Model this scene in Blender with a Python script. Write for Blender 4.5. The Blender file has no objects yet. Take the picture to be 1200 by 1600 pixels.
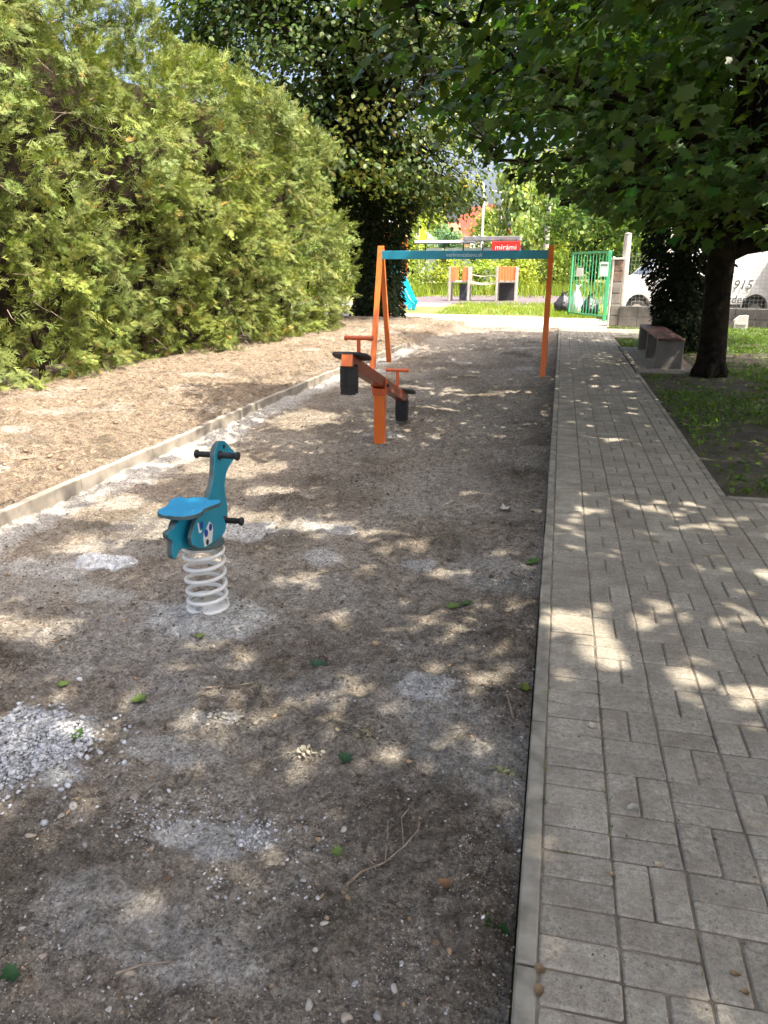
import bpy, bmesh, math, random
import numpy as np
from mathutils import Vector, Matrix, Euler

R = math.radians
rng = np.random.default_rng(11)
random.seed(5)
scene = bpy.context.scene
C = scene.collection

# ------------------------------------------------------------------ camera
cam_d = bpy.data.cameras.new('camera')
cam = bpy.data.objects.new('camera', cam_d)
C.objects.link(cam)
cam.location = (0, 0, 1.55)
cam.rotation_euler = (R(90 - 18.39), 0, R(12.955))
cam_d.sensor_fit = 'VERTICAL'
cam_d.sensor_height = 24.0
cam_d.lens = 24.0 * 1155 / 1600
cam_d.clip_start = 0.05
cam_d.clip_end = 2000
scene.camera = cam

# ------------------------------------------------------------------ sky and sun
SUN_EL, SUN_AZ = 62.0, 110.0           # azimuth clockwise from +Y
sun_dir = Vector((math.sin(R(SUN_AZ)) * math.cos(R(SUN_EL)), math.cos(R(SUN_AZ)) * math.cos(R(SUN_EL)), math.sin(R(SUN_EL))))
KX, KY = sun_dir.x / sun_dir.z, sun_dir.y / sun_dir.z
world = bpy.data.worlds.new('World')
scene.world = world
world.use_nodes = True
wn = world.node_tree
bg = wn.nodes['Background']
sky = wn.nodes.new('ShaderNodeTexSky')
sky.sky_type = 'NISHITA'
sky.sun_disc = False
sky.sun_elevation = R(SUN_EL)
sky.sun_rotation = R(SUN_AZ)
sky.dust_density = 8.0
sky.air_density = 0.65
sky.ozone_density = 0.5
wn.links.new(sky.outputs[0], bg.inputs[0])
bg.inputs[1].default_value = 0.15
sd = bpy.data.lights.new('sun', 'SUN')
sd.energy = 3.2
sd.angle = R(0.55)
sd.color = (1.0, 0.91, 0.77)
sun = bpy.data.objects.new('sun', sd)
C.objects.link(sun)
sun.rotation_euler = sun_dir.to_track_quat('Z', 'Y').to_euler()
sun.location = (20, -8, 40)
scene.view_settings.view_transform = 'Standard'
scene.view_settings.look = 'None'
scene.view_settings.gamma = 1.0
scene.view_settings.exposure = 1.95
scene.render.engine = 'CYCLES'
scene.cycles.use_denoising = True
scene.cycles.max_bounces = 7
scene.cycles.diffuse_bounces = 4
scene.cycles.transmission_bounces = 5
scene.cycles.transparent_max_bounces = 6
scene.cycles.sample_clamp_indirect = 8.0

# ------------------------------------------------------------------ noise
def _hash(ix, iy, seed):
    n = (ix.astype(np.int64) * 374761393 + iy.astype(np.int64) * 668265263 + seed * 1442695041) & 0x7fffffff
    n = ((n ^ (n >> 13)) * 1274126177) & 0x7fffffff
    n = ((n ^ (n >> 15)) * 2246822519) & 0x7fffffff
    return (n ^ (n >> 16)) % 100003 / 100003.0

def vn(x, y, scale, seed=0):
    """value noise in 0..1, feature size = scale"""
    x = np.asarray(x, float) / scale; y = np.asarray(y, float) / scale
    x0 = np.floor(x); y0 = np.floor(y); fx = x - x0; fy = y - y0
    fx = fx * fx * (3 - 2 * fx); fy = fy * fy * (3 - 2 * fy)
    a = _hash(x0, y0, seed); b = _hash(x0 + 1, y0, seed); c = _hash(x0, y0 + 1, seed); d = _hash(x0 + 1, y0 + 1, seed)
    return (a * (1 - fx) + b * fx) * (1 - fy) + (c * (1 - fx) + d * fx) * fy

def fbm(x, y, scale, octaves=4, seed=0, gain=.5):
    s = 0; a = 1; t = 0
    for i in range(octaves):
        s = s + a * vn(x + 17.3 * i, y - 9.1 * i, scale / 2 ** i, seed + i * 31); t += a; a *= gain
    return s / t

def sm(a, b, v):
    t = np.clip((v - a) / (b - a), 0, 1)
    return t * t * (3 - 2 * t)

# ------------------------------------------------------------------ object helpers
def tag(o, label=None, cat=None, group=None, kind=None):
    if label: o['label'] = label
    if cat: o['category'] = cat
    if group: o['group'] = group
    if kind: o['kind'] = kind
    return o

def empty(name, loc=(0, 0, 0), rz=0, label=None, cat=None, group=None, kind=None):
    o = bpy.data.objects.new(name, None)
    o.empty_display_size = .1
    C.objects.link(o); o.location = loc; o.rotation_euler = (0, 0, rz)
    return tag(o, label, cat, group, kind)

def link(name, me, mat, parent=None, loc=None):
    o = bpy.data.objects.new(name, me)
    if mat is not None and not me.materials: me.materials.append(mat)
    C.objects.link(o)
    if parent is not None: o.parent = parent
    if loc is not None: o.location = loc
    return o

def np_mesh(name, V, F, smooth=False, cols=None):
    """V (n,3), F (m,k) arrays; cols (n,3) per vertex colour attribute 'col'"""
    V = np.ascontiguousarray(V, dtype=np.float32); F = np.ascontiguousarray(F, dtype=np.int32)
    me = bpy.data.meshes.new(name)
    m, k = F.shape
    me.vertices.add(len(V)); me.vertices.foreach_set('co', V.ravel())
    me.loops.add(m * k); me.loops.foreach_set('vertex_index', F.ravel())
    me.polygons.add(m)
    me.polygons.foreach_set('loop_start', np.arange(0, m * k, k, dtype=np.int32))
    if smooth: me.polygons.foreach_set('use_smooth', np.ones(m, dtype=bool))
    if cols is not None:
        at = me.attributes.new('col', 'FLOAT_COLOR', 'POINT')
        c4 = np.ones((len(V), 4), dtype=np.float32); c4[:, :cols.shape[1]] = cols
        at.data.foreach_set('color', c4.ravel())
    me.update(calc_edges=True)
    return me

class MB:
    """collects solids, links them as one mesh"""
    def __init__(s): s.v = []; s.f = []; s.sm = []
    def add(s, vs, fs, smooth=False):
        b = len(s.v); s.v += [tuple(v) for v in vs]
        for f in fs: s.f.append([b + i for i in f]); s.sm.append(smooth)
        return s
    def box(s, c, d, rot=None, bev=0.0):
        hx, hy, hz = d[0] / 2, d[1] / 2, d[2] / 2
        c = Vector(c); M = rot if rot is not None else Matrix.Identity(3)
        if bev <= 0:
            p = [(-hx, -hy, -hz), (hx, -hy, -hz), (hx, hy, -hz), (-hx, hy, -hz), (-hx, -hy, hz), (hx, -hy, hz), (hx, hy, hz), (-hx, hy, hz)]
            s.add([c + M @ Vector(q) for q in p], [(0, 3, 2, 1), (4, 5, 6, 7), (0, 1, 5, 4), (1, 2, 6, 5), (2, 3, 7, 6), (3, 0, 4, 7)])
        else:
            bm = bmesh.new(); bmesh.ops.create_cube(bm, size=1)
            for v in bm.verts: v.co = Vector((v.co.x * d[0], v.co.y * d[1], v.co.z * d[2]))
            bmesh.ops.bevel(bm, geom=list(bm.edges), offset=bev, segments=1, affect='EDGES')
            bm.verts.index_update()
            s.add([c + M @ v.co for v in bm.verts], [[v.index for v in f.verts] for f in bm.faces]); bm.free()
        return s
    def tube(s, pts, rad, n=8, caps=True, smooth=True):
        pts = [Vector(p) for p in pts]
        if not hasattr(rad, '__len__'): rad = [rad] * len(pts)
        t = (pts[1] - pts[0]).normalized()
        u = t.orthogonal().normalized(); rings = []
        for i, p in enumerate(pts):
            a = pts[max(i - 1, 0)]; b = pts[min(i + 1, len(pts) - 1)]
            t2 = (b - a).normalized()
            u = (u - t2 * u.dot(t2)).normalized(); w = t2.cross(u)
            rings.append([p + (u * math.cos(2 * math.pi * k / n) + w * math.sin(2 * math.pi * k / n)) * rad[i] for k in range(n)])
        vs = [v for r in rings for v in r]; fs = []
        for i in range(len(pts) - 1):
            for k in range(n):
                fs.append((i * n + k, i * n + (k + 1) % n, (i + 1) * n + (k + 1) % n, (i + 1) * n + k))
        s.add(vs, fs, smooth)
        if caps:
            s.add(rings[0], [tuple(range(n - 1, -1, -1))]); s.add(rings[-1], [tuple(range(n))])
        return s
    def bar(s, a, b, w, d=None, up=(0, 0, 1), bev=0.0):
        a = Vector(a); b = Vector(b); d = w if d is None else d
        z = (b - a); L = z.length; z = z.normalized()
        upv = Vector(up)
        if abs(upv.normalized().dot(z)) > .98: upv = Vector((0, 1, 0))
        x = upv.cross(z).normalized(); y = z.cross(x)
        M = Matrix((x, y, z)).transposed()
        return s.box((a + b) / 2, (w, d, L), M, bev)
    def prism(s, outline, th, frame):
        """outline list of (a,b); frame = (origin, A, B, N): point = o + a*A + b*B, extruded +-th/2 along N"""
        o, A, B, N = [Vector(q) for q in frame]
        n = len(outline)
        f0 = [o + A * a + B * b + N * (th / 2) for a, b in outline]
        f1 = [o + A * a + B * b - N * (th / 2) for a, b in outline]
        s.add(f0 + f1, [tuple(range(n)), tuple(range(2 * n - 1, n - 1, -1))] + [(i, n + i, n + (i + 1) % n, (i + 1) % n) for i in range(n)])
        return s
    def lathe(s, prof, n=16, o=(0, 0, 0), M=None, a0=0, a1=2 * math.pi, smooth=True):
        """prof (r,z) list spun about local z"""
        o = Vector(o); M = M if M is not None else Matrix.Identity(3)
        full = abs(a1 - a0 - 2 * math.pi) < 1e-6; m = n if full else n + 1
        vs = []
        for k in range(m):
            a = a0 + (a1 - a0) * k / n
            vs += [o + M @ Vector((r * math.cos(a), r * math.sin(a), z)) for r, z in prof]
        q = len(prof); fs = []
        for k in range(n):
            k2 = (k + 1) % m
            for i in range(q - 1): fs.append((k * q + i, k2 * q + i, k2 * q + i + 1, k * q + i + 1))
        s.add(vs, fs, smooth); return s
    def mesh(s, name):
        me = bpy.data.meshes.new(name); me.from_pydata([tuple(v) for v in s.v], [], s.f)
        me.polygons.foreach_set('use_smooth', s.sm)
        bm = bmesh.new(); bm.from_mesh(me); bmesh.ops.recalc_face_normals(bm, faces=bm.faces); bm.to_mesh(me); bm.free()
        me.update(); return me
    def build(s, name, mat, parent=None, loc=None):
        return link(name, s.mesh(name), mat, parent, loc)

def text_mesh(name, body, size, mat, parent, loc, rot, extrude=.0015, shear=0.0, width=None, align='CENTER'):
    cu = bpy.data.curves.new(name, 'FONT'); cu.body = body; cu.size = size; cu.extrude = extrude
    cu.align_x = align; cu.align_y = 'CENTER'; cu.shear = shear; cu.resolution_u = 2
    t = bpy.data.objects.new(name, cu); C.objects.link(t)
    bpy.context.view_layer.update()
    dg = bpy.context.evaluated_depsgraph_get()
    me = bpy.data.meshes.new_from_object(t.evaluated_get(dg))
    bpy.data.objects.remove(t)
    if width:
        xs = [v.co.x for v in me.vertices]; k = width / max(1e-6, max(xs) - min(xs))
        for v in me.vertices: v.co.x *= k
    me.materials.clear()
    o = link(name, me, mat, parent, loc); o.rotation_euler = rot
    return o

# ------------------------------------------------------------------ materials
def new_mat(name):
    m = bpy.data.materials.new(name); m.use_nodes = True
    nt = m.node_tree
    return m, nt, nt.nodes['Principled BSDF'], nt.nodes['Material Output']

def N(nt, t, **kw):
    n = nt.nodes.new(t)
    for k, v in kw.items():
        if k in n.inputs.keys(): n.inputs[k].default_value = v
        else: setattr(n, k, v)
    return n

def noise(nt, vec, scale, detail=5, rough=.55):
    n = N(nt, 'ShaderNodeTexNoise', Scale=scale, Detail=detail, Roughness=rough)
    if vec is not None: nt.links.new(vec, n.inputs['Vector'])
    return n.outputs['Fac']

def ramp(nt, fac, stops):
    r = nt.nodes.new('ShaderNodeValToRGB')
    el = r.color_ramp.elements
    while len(el) < len(stops): el.new(.5)
    for e, (p, c) in zip(el, stops):
        e.position = p; e.color = (c, c, c, 1) if not hasattr(c, '__len__') else (*c, 1)
    nt.links.new(fac, r.inputs[0]); return r.outputs[0]

def mix(nt, fac, a, b, mode='MIX'):
    m = nt.nodes.new('ShaderNodeMix'); m.data_type = 'RGBA'; m.blend_type = mode
    for sock, v in ((0, fac), (6, a), (7, b)):
        if hasattr(v, 'links') or hasattr(v, 'is_linked'): nt.links.new(v, m.inputs[sock])
        elif sock == 0: m.inputs[0].default_value = v
        else: m.inputs[sock].default_value = (*v, 1)
    return m.outputs[2]

def mth(nt, op, a, b=None):
    m = nt.nodes.new('ShaderNodeMath'); m.operation = op
    for i, v in enumerate((a, b)):
        if v is None: continue
        if hasattr(v, 'is_linked'): nt.links.new(v, m.inputs[i])
        else: m.inputs[i].default_value = v
    return m.outputs[0]

def bump(nt, bsdf, height, strength=.4, dist=.01):
    b = N(nt, 'ShaderNodeBump', Strength=strength, Distance=dist)
    nt.links.new(height, b.inputs['Height']); nt.links.new(b.outputs[0], bsdf.inputs['Normal'])

def coords(nt, world_space=False):
    if world_space: return N(nt, 'ShaderNodeNewGeometry').outputs['Position']
    return N(nt, 'ShaderNodeTexCoord').outputs['Object']

def pm(name, c1, c2, scale=6, rough=.6, bmp=.15, metal=0, spec=.35, bscale=None, lo=.35, hi=.65, dist=.01, ws=False, coat=0):
    m, nt, b, out = new_mat(name)
    v = coords(nt, ws)
    f = noise(nt, v, scale)
    nt.links.new(mix(nt, ramp(nt, f, [(lo, 0.), (hi, 1.)]), c1, c2), b.inputs['Base Color'])
    b.inputs['Roughness'].default_value = rough
    r2 = ramp(nt, noise(nt, v, scale * 2.3), [(.3, rough * .82), (.7, min(1, rough * 1.15))])
    nt.links.new(r2, b.inputs['Roughness'])
    b.inputs['Metallic'].default_value = metal
    b.inputs['Specular IOR Level'].default_value = spec
    if coat: b.inputs['Coat Weight'].default_value = coat
    if bmp: bump(nt, b, noise(nt, v, bscale or scale * 6, 4), bmp, dist)
    return m

def leaf_mat(name, base, trans=.35, rough=.45, spec=.3, tcol=(1.25, 1.25, .45)):
    m, nt, b, out = new_mat(name)
    a = N(nt, 'ShaderNodeAttribute', attribute_name='col')
    c = mix(nt, 1.0, a.outputs['Color'], base, 'MULTIPLY')
    nt.links.new(c, b.inputs['Base Color'])
    b.inputs['Roughness'].default_value = rough; b.inputs['Specular IOR Level'].default_value = spec
    t = nt.nodes.new('ShaderNodeBsdfTranslucent')
    nt.links.new(mix(nt, 1.0, c, tcol, 'MULTIPLY'), t.inputs['Color'])
    ms = nt.nodes.new('ShaderNodeMixShader'); ms.inputs[0].default_value = trans
    nt.links.new(b.outputs[0], ms.inputs[1]); nt.links.new(t.outputs[0], ms.inputs[2])
    nt.links.new(ms.outputs[0], out.inputs['Surface'])
    return m

M = {}
M['thuja'] = leaf_mat('thuja_leaf', (.170, .212, .048), .22, .6, .2, (1.1, 1.2, .5))
M['maple'] = leaf_mat('maple_leaf', (.052, .098, .023), .36, .40, .30, (1.35, 1.5, .35))
M['linden'] = leaf_mat('linden_leaf', (.085, .11, .03), .32, .45, .3, (1.2, 1.3, .4))
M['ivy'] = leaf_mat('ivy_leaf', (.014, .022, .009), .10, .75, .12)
M['far_leaf'] = leaf_mat('distant_leaf', (.25, .31, .10), .42, .6, .2)
M['grass'] = leaf_mat('grass_blade', (.15, .22, .045), .4, .55, .25)
M['litter'] = leaf_mat('litter_leaf', (1, 1, 1), .2, .6, .25, (1, 1, .7))
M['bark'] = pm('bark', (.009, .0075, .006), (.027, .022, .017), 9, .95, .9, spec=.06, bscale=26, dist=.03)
M['twig'] = pm('twig_bark', (.16, .12, .085), (.30, .25, .19), 25, .85, .5)
M['hedge_wood_shade'] = pm('hedge_wood_shade', (.014, .011, .008), (.036, .027, .018), 12, .95, .6, spec=.05)  # wood colour taken near-black, painting in the shade deep inside the hedge
M['orange'] = pm('orange_paint', (.62, .125, .012), (.70, .16, .02), 3, .38, .03, spec=.5, coat=.2)
M['orange_dark'] = pm('orange_red_paint', (.50, .085, .02), (.56, .11, .03), 3, .4, .03, spec=.5)
M['seesaw_beam'] = pm('red_brown_paint', (.22, .048, .022), (.28, .07, .035), 4, .36, .03, spec=.5, coat=.2)
M['teal'] = pm('teal_paint', (.012, .22, .34), (.016, .26, .39), 4, .38, .03, spec=.5, coat=.15)
M['teal_panel'] = pm('teal_plastic_panel', (.010, .235, .36), (.02, .29, .43), 5, .42, .08, spec=.45, bscale=180, dist=.002)
M['seat_blue'] = pm('blue_plastic_panel', (.012, .25, .48), (.02, .30, .56), 5, .4, .08, spec=.45, bscale=180, dist=.002)
M['panel_edge'] = pm('dark_panel_edge', (.05, .085, .09), (.09, .13, .13), 20, .6, .1)
M['spring'] = pm('white_spring_paint', (.66, .66, .63), (.78, .78, .76), 9, .35, .05, spec=.5, coat=.2)
M['black_rubber'] = pm('black_rubber', (.012, .012, .014), (.028, .028, .03), 14, .5, .25, bscale=60)
M['white_sticker'] = pm('white_sticker', (.72, .72, .70), (.8, .8, .78), 10, .45, 0)
M['blue_sticker'] = pm('blue_sticker', (.012, .03, .30), (.02, .05, .38), 10, .4, 0)
M['bolt'] = pm('galvanised_bolt', (.5, .5, .5), (.7, .7, .7), 20, .35, .05, metal=1)
M['wood_dark'] = pm('brown_board', (.075, .035, .028), (.14, .075, .06), 5, .6, .35, bscale=30)
M['concrete'] = pm('concrete', (.27, .25, .22), (.40, .37, .33), 5, .9, .4, bscale=70, dist=.006)
M['concrete_old'] = pm('old_concrete', (.13, .125, .115), (.25, .235, .21), 3, .95, .6, bscale=40, dist=.012)
M['block_grey'] = pm('grey_block', (.075, .075, .072), (.15, .145, .135), 3, .95, .6, bscale=40, dist=.012)
M['concrete_light'] = pm('light_concrete', (.42, .40, .37), (.56, .54, .50), 3, .9, .3, bscale=40)
M['stone_brown'] = pm('rough_stone', (.10, .075, .06), (.24, .17, .13), 7, .95, .8, bscale=25, dist=.02)
M['green_paint'] = pm('green_paint', (.04, .30, .14), (.06, .36, .18), 4, .42, .05, spec=.5)
M['wire'] = pm('zinc_wire', (.38, .40, .38), (.5, .52, .5), 10, .5, 0, metal=.6)
M['van_white'] = pm('white_car_paint', (.52, .53, .54), (.62, .63, .63), 2, .25, 0, spec=.5, coat=.5)
M['dark_plastic'] = pm('dark_plastic', (.03, .03, .033), (.055, .055, .06), 10, .6, .1)
M['glass'] = pm('dark_glass', (.02, .025, .03), (.035, .04, .045), 2, .06, 0, spec=.7)
M['lamp_glass'] = pm('lamp_glass', (.45, .48, .5), (.6, .62, .64), 9, .12, 0, spec=.7)
M['tyre'] = pm('tyre', (.015, .015, .016), (.03, .03, .03), 14, .8, .2)
M['rim'] = pm('wheel_rim', (.32, .33, .34), (.45, .46, .47), 8, .35, .02, metal=.7)
M['letter_dark'] = pm('dark_lettering', (.03, .04, .045), (.05, .06, .065), 8, .5, 0)
M['letter_pale'] = pm('pale_lettering', (.55, .66, .70), (.62, .72, .75), 8, .5, 0)
M['bag'] = pm('black_bag', (.02, .022, .026), (.05, .055, .06), 5, .3, .7, bscale=12, dist=.04)
M['paper'] = pm('white_sheet', (.7, .71, .74), (.78, .79, .8), 6, .6, 0)
M['pale_green'] = pm('pale_green_box', (.36, .50, .42), (.44, .58, .50), 4, .5, .05)
M['white_wall'] = pm('white_render', (.70, .70, .71), (.80, .80, .80), 2, .85, .1)
M['cream_wall'] = pm('cream_render', (.58, .53, .44), (.70, .65, .55), 3, .9, .2)
M['grey_roof'] = pm('grey_roof', (.16, .16, .175), (.25, .25, .265), 3, .7, .2)
M['red_roof'] = pm('red_roof_tile', (.42, .09, .055), (.55, .14, .09), 5, .7, .5, bscale=18, dist=.05)
M['steel_dark'] = pm('dark_steel', (.03, .035, .05), (.06, .065, .085), 5, .5, .03)
M['red_sign'] = pm('red_sign', (.62, .02, .02), (.70, .035, .03), 3, .4, 0)
M['shelter_glass'] = pm('pale_shelter_pane', (.50, .60, .61), (.60, .69, .70), 2, .15, 0, spec=.6)
M['orange_play'] = pm('orange_play_panel', (.70, .17, .06), (.78, .22, .08), 6, .5, .05)
M['wood_grey'] = pm('weathered_post', (.36, .32, .28), (.48, .44, .39), 8, .85, .3)
M['slide'] = pm('turquoise_slide', (.01, .40, .58), (.02, .47, .66), 5, .3, .03, spec=.5, coat=.2)
M['rubber_floor'] = pm('purple_grey_rubber', (.085, .068, .078), (.13, .11, .12), 9, .95, .3, bscale=120, ws=True)
M['yellow_green'] = pm('yellow_green_panel', (.48, .55, .03), (.55, .62, .05), 5, .5, 0)
M['stone_pale'] = pm('pale_pebble', (.30, .28, .245), (.44, .415, .37), 14, .85, .3, bscale=90, dist=.004)
M['stone_tan'] = pm('tan_pebble', (.30, .25, .19), (.42, .36, .29), 14, .85, .3, bscale=90, dist=.004)
M['stone_grey'] = pm('grey_pebble', (.24, .235, .225), (.36, .35, .335), 14, .85, .3, bscale=90, dist=.004)

def stones_material():
    m, nt, b, out = new_mat('gravel_stones')
    a = N(nt, 'ShaderNodeAttribute', attribute_name='col')
    v = coords(nt)
    f = ramp(nt, noise(nt, v, 60, 4), [(.3, .8), (.7, 1.12)])
    nt.links.new(mix(nt, 1.0, a.outputs['Color'], f, 'MULTIPLY'), b.inputs['Base Color'])
    b.inputs['Roughness'].default_value = .88; b.inputs['Specular IOR Level'].default_value = .25
    bump(nt, b, noise(nt, v, 220, 3), .4, .002)
    return m
M['stones'] = stones_material()

def soil_material():
    # attribute 'col': R moist dark soil, G cement/stone dust, B dry warm topsoil
    m, nt, b, out = new_mat('bare_soil')
    a = N(nt, 'ShaderNodeAttribute', attribute_name='col')
    sp = N(nt, 'ShaderNodeSeparateColor'); nt.links.new(a.outputs['Color'], sp.inputs[0])
    v = coords(nt)
    n1 = noise(nt, v, 1.7, 7, .62); n2 = noise(nt, v, 9, 6, .65); n3 = noise(nt, v, 55, 5, .65)
    base = mix(nt, ramp(nt, n2, [(.32, 0.), (.68, 1.)]), (.246, .207, .163), (.375, .330, .272))
    base = mix(nt, ramp(nt, n1, [(.4, 0.), (.62, .55)]), base, (.375, .345, .285))
    base = mix(nt, ramp(nt, noise(nt, v, 21, 6, .72), [(.36, .75), (.50, 0.)]), base, (.095, .074, .058))
    # dry warm topsoil
    warm = mix(nt, ramp(nt, n2, [(.3, 0.), (.7, 1.)]), (.165, .130, .092), (.275, .225, .164))
    warm = mix(nt, ramp(nt, noise(nt, v, 14, 6, .75), [(.40, .85), (.52, 0.)]), warm, (.105, .072, .052))
    base = mix(nt, sp.outputs[2], base, warm)
    # moist clods
    fm = mth(nt, 'MULTIPLY', sp.outputs[0], ramp(nt, n3, [(.25, .55), (.6, 1.)]))
    base = mix(nt, fm, base, (.084, .069, .050))
    # stone dust
    dust = mix(nt, ramp(nt, n3, [(.3, 0.), (.7, 1.)]), (.40, .395, .37), (.66, .655, .62))
    fg = mth(nt, 'MULTIPLY', sp.outputs[1], ramp(nt, n2, [(.22, .55), (.45, 1.)]))
    base = mix(nt, fg, base, dust)
    # crumbs: small light grains and dark crumbs pressed into the soil
    for sc, lo, col, s0, amt in ((28, .15, (.40, .36, .31), .72, .8), (34, .2, (.075, .058, .045), .62, .85), (150, .20, (.50, .47, .42), .60, .85), (62, .16, (.46, .43, .38), .66, .8), (110, .22, (.06, .046, .036), .5, .75)):
        vo = N(nt, 'ShaderNodeTexVoronoi', Scale=sc, Randomness=1.0); nt.links.new(v, vo.inputs['Vector'])
        near = ramp(nt, vo.outputs['Distance'], [(lo, 1.), (lo + .14, 0.)])
        spc = N(nt, 'ShaderNodeSeparateColor'); nt.links.new(vo.outputs['Color'], spc.inputs[0])
        pick = ramp(nt, spc.outputs[0], [(s0, 0.), (s0 + .05, 1.)])
        cl = ramp(nt, noise(nt, v, 4 if sc != 110 else 6, 4), [(.40, 0.), (.60, amt)])
        base = mix(nt, mth(nt, 'MULTIPLY', mth(nt, 'MULTIPLY', near, pick), cl), base, col)
    base = mix(nt, 1.0, base, ramp(nt, noise(nt, v, 30, 6, .75), [(.34, .56), (.52, 1.0), (.68, 1.38)]), 'MULTIPLY')
    base = mix(nt, 1.0, base, ramp(nt, noise(nt, v, 95, 4, .7), [(.36, .58), (.64, 1.40)]), 'MULTIPLY')
    nt.links.new(base, b.inputs['Base Color'])
    b.inputs['Roughness'].default_value = .95; b.inputs['Specular IOR Level'].default_value = .15
    h = mth(nt, 'ADD', mth(nt, 'MULTIPLY', n3, .9), mth(nt, 'MULTIPLY', noise(nt, v, 170, 4, .7), .6))
    bump(nt, b, h, 1.0, .022)
    return m
M['soil'] = soil_material()

def paver_material():
    m, nt, b, out = new_mat('concrete_paver')
    v = coords(nt, True)
    oi = N(nt, 'ShaderNodeObjectInfo'); ge = N(nt, 'ShaderNodeNewGeometry')
    rnd = mth(nt, 'FRACT', mth(nt, 'ADD', mth(nt, 'MULTIPLY', oi.outputs['Random'], 7.0), ge.outputs['Random Per Island']))
    n1 = noise(nt, v, 3.2, 6, .6); n2 = noise(nt, v, 26, 6, .7); n3 = noise(nt, v, 190, 4, .7)
    c = mix(nt, ramp(nt, n2, [(.3, 0.), (.7, 1.)]), (.248, .219, .174), (.352, .318, .260))
    c = mix(nt, ramp(nt, n1, [(.42, 0.), (.66, .7)]), c, (.39, .365, .30))
    c = mix(nt, 1.0, c, ramp(nt, rnd, [(0., .86), (1., 1.10)]), 'MULTIPLY')
    c = mix(nt, 1.0, c, ramp(nt, n3, [(.3, .72), (.7, 1.18)]), 'MULTIPLY')
    c = mix(nt, 1.0, c, ramp(nt, noise(nt, v, 60, 5, .78), [(.34, .62), (.66, 1.30)]), 'MULTIPLY')
    # dry silt smears and dark stains
    c = mix(nt, ramp(nt, noise(nt, v, 7.5, 7, .7), [(.48, 0.), (.68, .75)]), c, (.175, .145, .112))
    c = mix(nt, ramp(nt, noise(nt, v, 15, 5, .6), [(.60, 0.), (.74, .6)]), c, (.42, .385, .335))
    nt.links.new(c, b.inputs['Base Color'])
    b.inputs['Roughness'].default_value = .9; b.inputs['Specular IOR Level'].default_value = .25
    bump(nt, b, mth(nt, 'ADD', mth(nt, 'MULTIPLY', n3, .5), n2), .45, .004)
    return m
M['paver'] = paver_material()
M['kerb'] = pm('kerb_concrete', (.165, .150, .118), (.31, .288, .235), 11, .92, .4, bscale=90, dist=.004, ws=True)
M['kerb_new'] = pm('new_kerb_concrete', (.20, .18, .15), (.32, .29, .245), 7, .9, .25, bscale=90, dist=.004, ws=True)
M['joint'] = pm('joint_soil', (.11, .092, .070), (.26, .222, .175), 6, .98, .6, bscale=120, ws=True)
M['lawn_soil'] = pm('lawn_soil', (.04, .034, .022), (.095, .08, .056), 3, .98, .8, bscale=40, dist=.02, ws=True)
M['turf'] = pm('turf_ground', (.09, .115, .03), (.20, .20, .075), 1.2, .98, .7, bscale=25, dist=.03, ws=True)
M['gravel_path'] = pm('pale_gravel_path', (.33, .285, .225), (.47, .415, .335), .9, .98, .5, bscale=30, dist=.01, ws=True)
M['footway'] = pm('footway_concrete', (.26, .25, .24), (.36, .35, .335), 1.5, .95, .3, bscale=60, ws=True)
M['asphalt'] = pm('pale_asphalt', (.16, .16, .165), (.22, .22, .225), 2, .95, .3, bscale=80, ws=True)

# ------------------------------------------------------------------ leaf clouds
MAPLE_T = (np.array([(0, .36, .0), (0, 0, -.02), (.16, .04, 0), (.46, -.08, -.10), (.40, .17, -.05), (.74, .40, -.14), (.44, .52, -.06), (.40, .74, -.10), (.20, .66, -.03), (0, 1.05, -.10),
                     (-.20, .66, -.03), (-.40, .74, -.10), (-.44, .52, -.06), (-.74, .40, -.14), (-.40, .17, -.05), (-.46, -.08, -.10), (-.16, .04, 0)], float),
           np.array([(0, i, i + 1) for i in range(1, 16)] + [(0, 16, 1)]))
LINDEN_T = (np.array([(0, 0, .03), (.36, .26, -.06), (.30, .64, -.10), (0, 1.05, -.16), (-.30, .64, -.10), (-.36, .26, -.06)], float),
            np.array([(0, 1, 2), (0, 2, 3), (0, 3, 4), (0, 4, 5)]))
MAPLE_S = (np.array([(0, 0, 0), (.50, .0, -.10), (.40, .22, -.05), (.74, .42, -.14), (.30, .62, -.05), (0, 1.05, -.12), (-.30, .62, -.05), (-.74, .42, -.14), (-.40, .22, -.05), (-.50, .0, -.10)], float),
           np.array([(0, 1, 2), (0, 2, 4), (2, 3, 4), (0, 4, 6), (4, 5, 6), (0, 6, 8), (6, 7, 8), (0, 8, 9)]))
QUAD_T = (np.array([(0, 0, 0), (.42, .5, -.07), (0, 1, -.1), (-.42, .5, -.07)], float), np.array([(0, 1, 2), (0, 2, 3)]))

def thuja_template(seed):
    r = np.random.default_rng(seed); V = []; F = []
    def tri(a, b, c):
        n = len(V); V.extend([a, b, c]); F.append((n, n + 1, n + 2))
    tri((-.02, 0, 0), (.02, 0, 0), (0, 1.0, .0))
    for i in range(7):
        y = .06 + .115 * i; s = 1 if i % 2 else -1
        L = (.52 - .035 * i) * r.uniform(.75, 1.2); a = R(r.uniform(32, 56))
        d = np.array([s * math.sin(a), math.cos(a), r.uniform(-.22, .22)]); q = np.array([s * math.cos(a), -math.sin(a), 0]) * .05
        p = np.array([0, y, 0])
        tri(p + q, p - q, p + d * L)
    return np.array(V, float), np.array(F)

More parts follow.
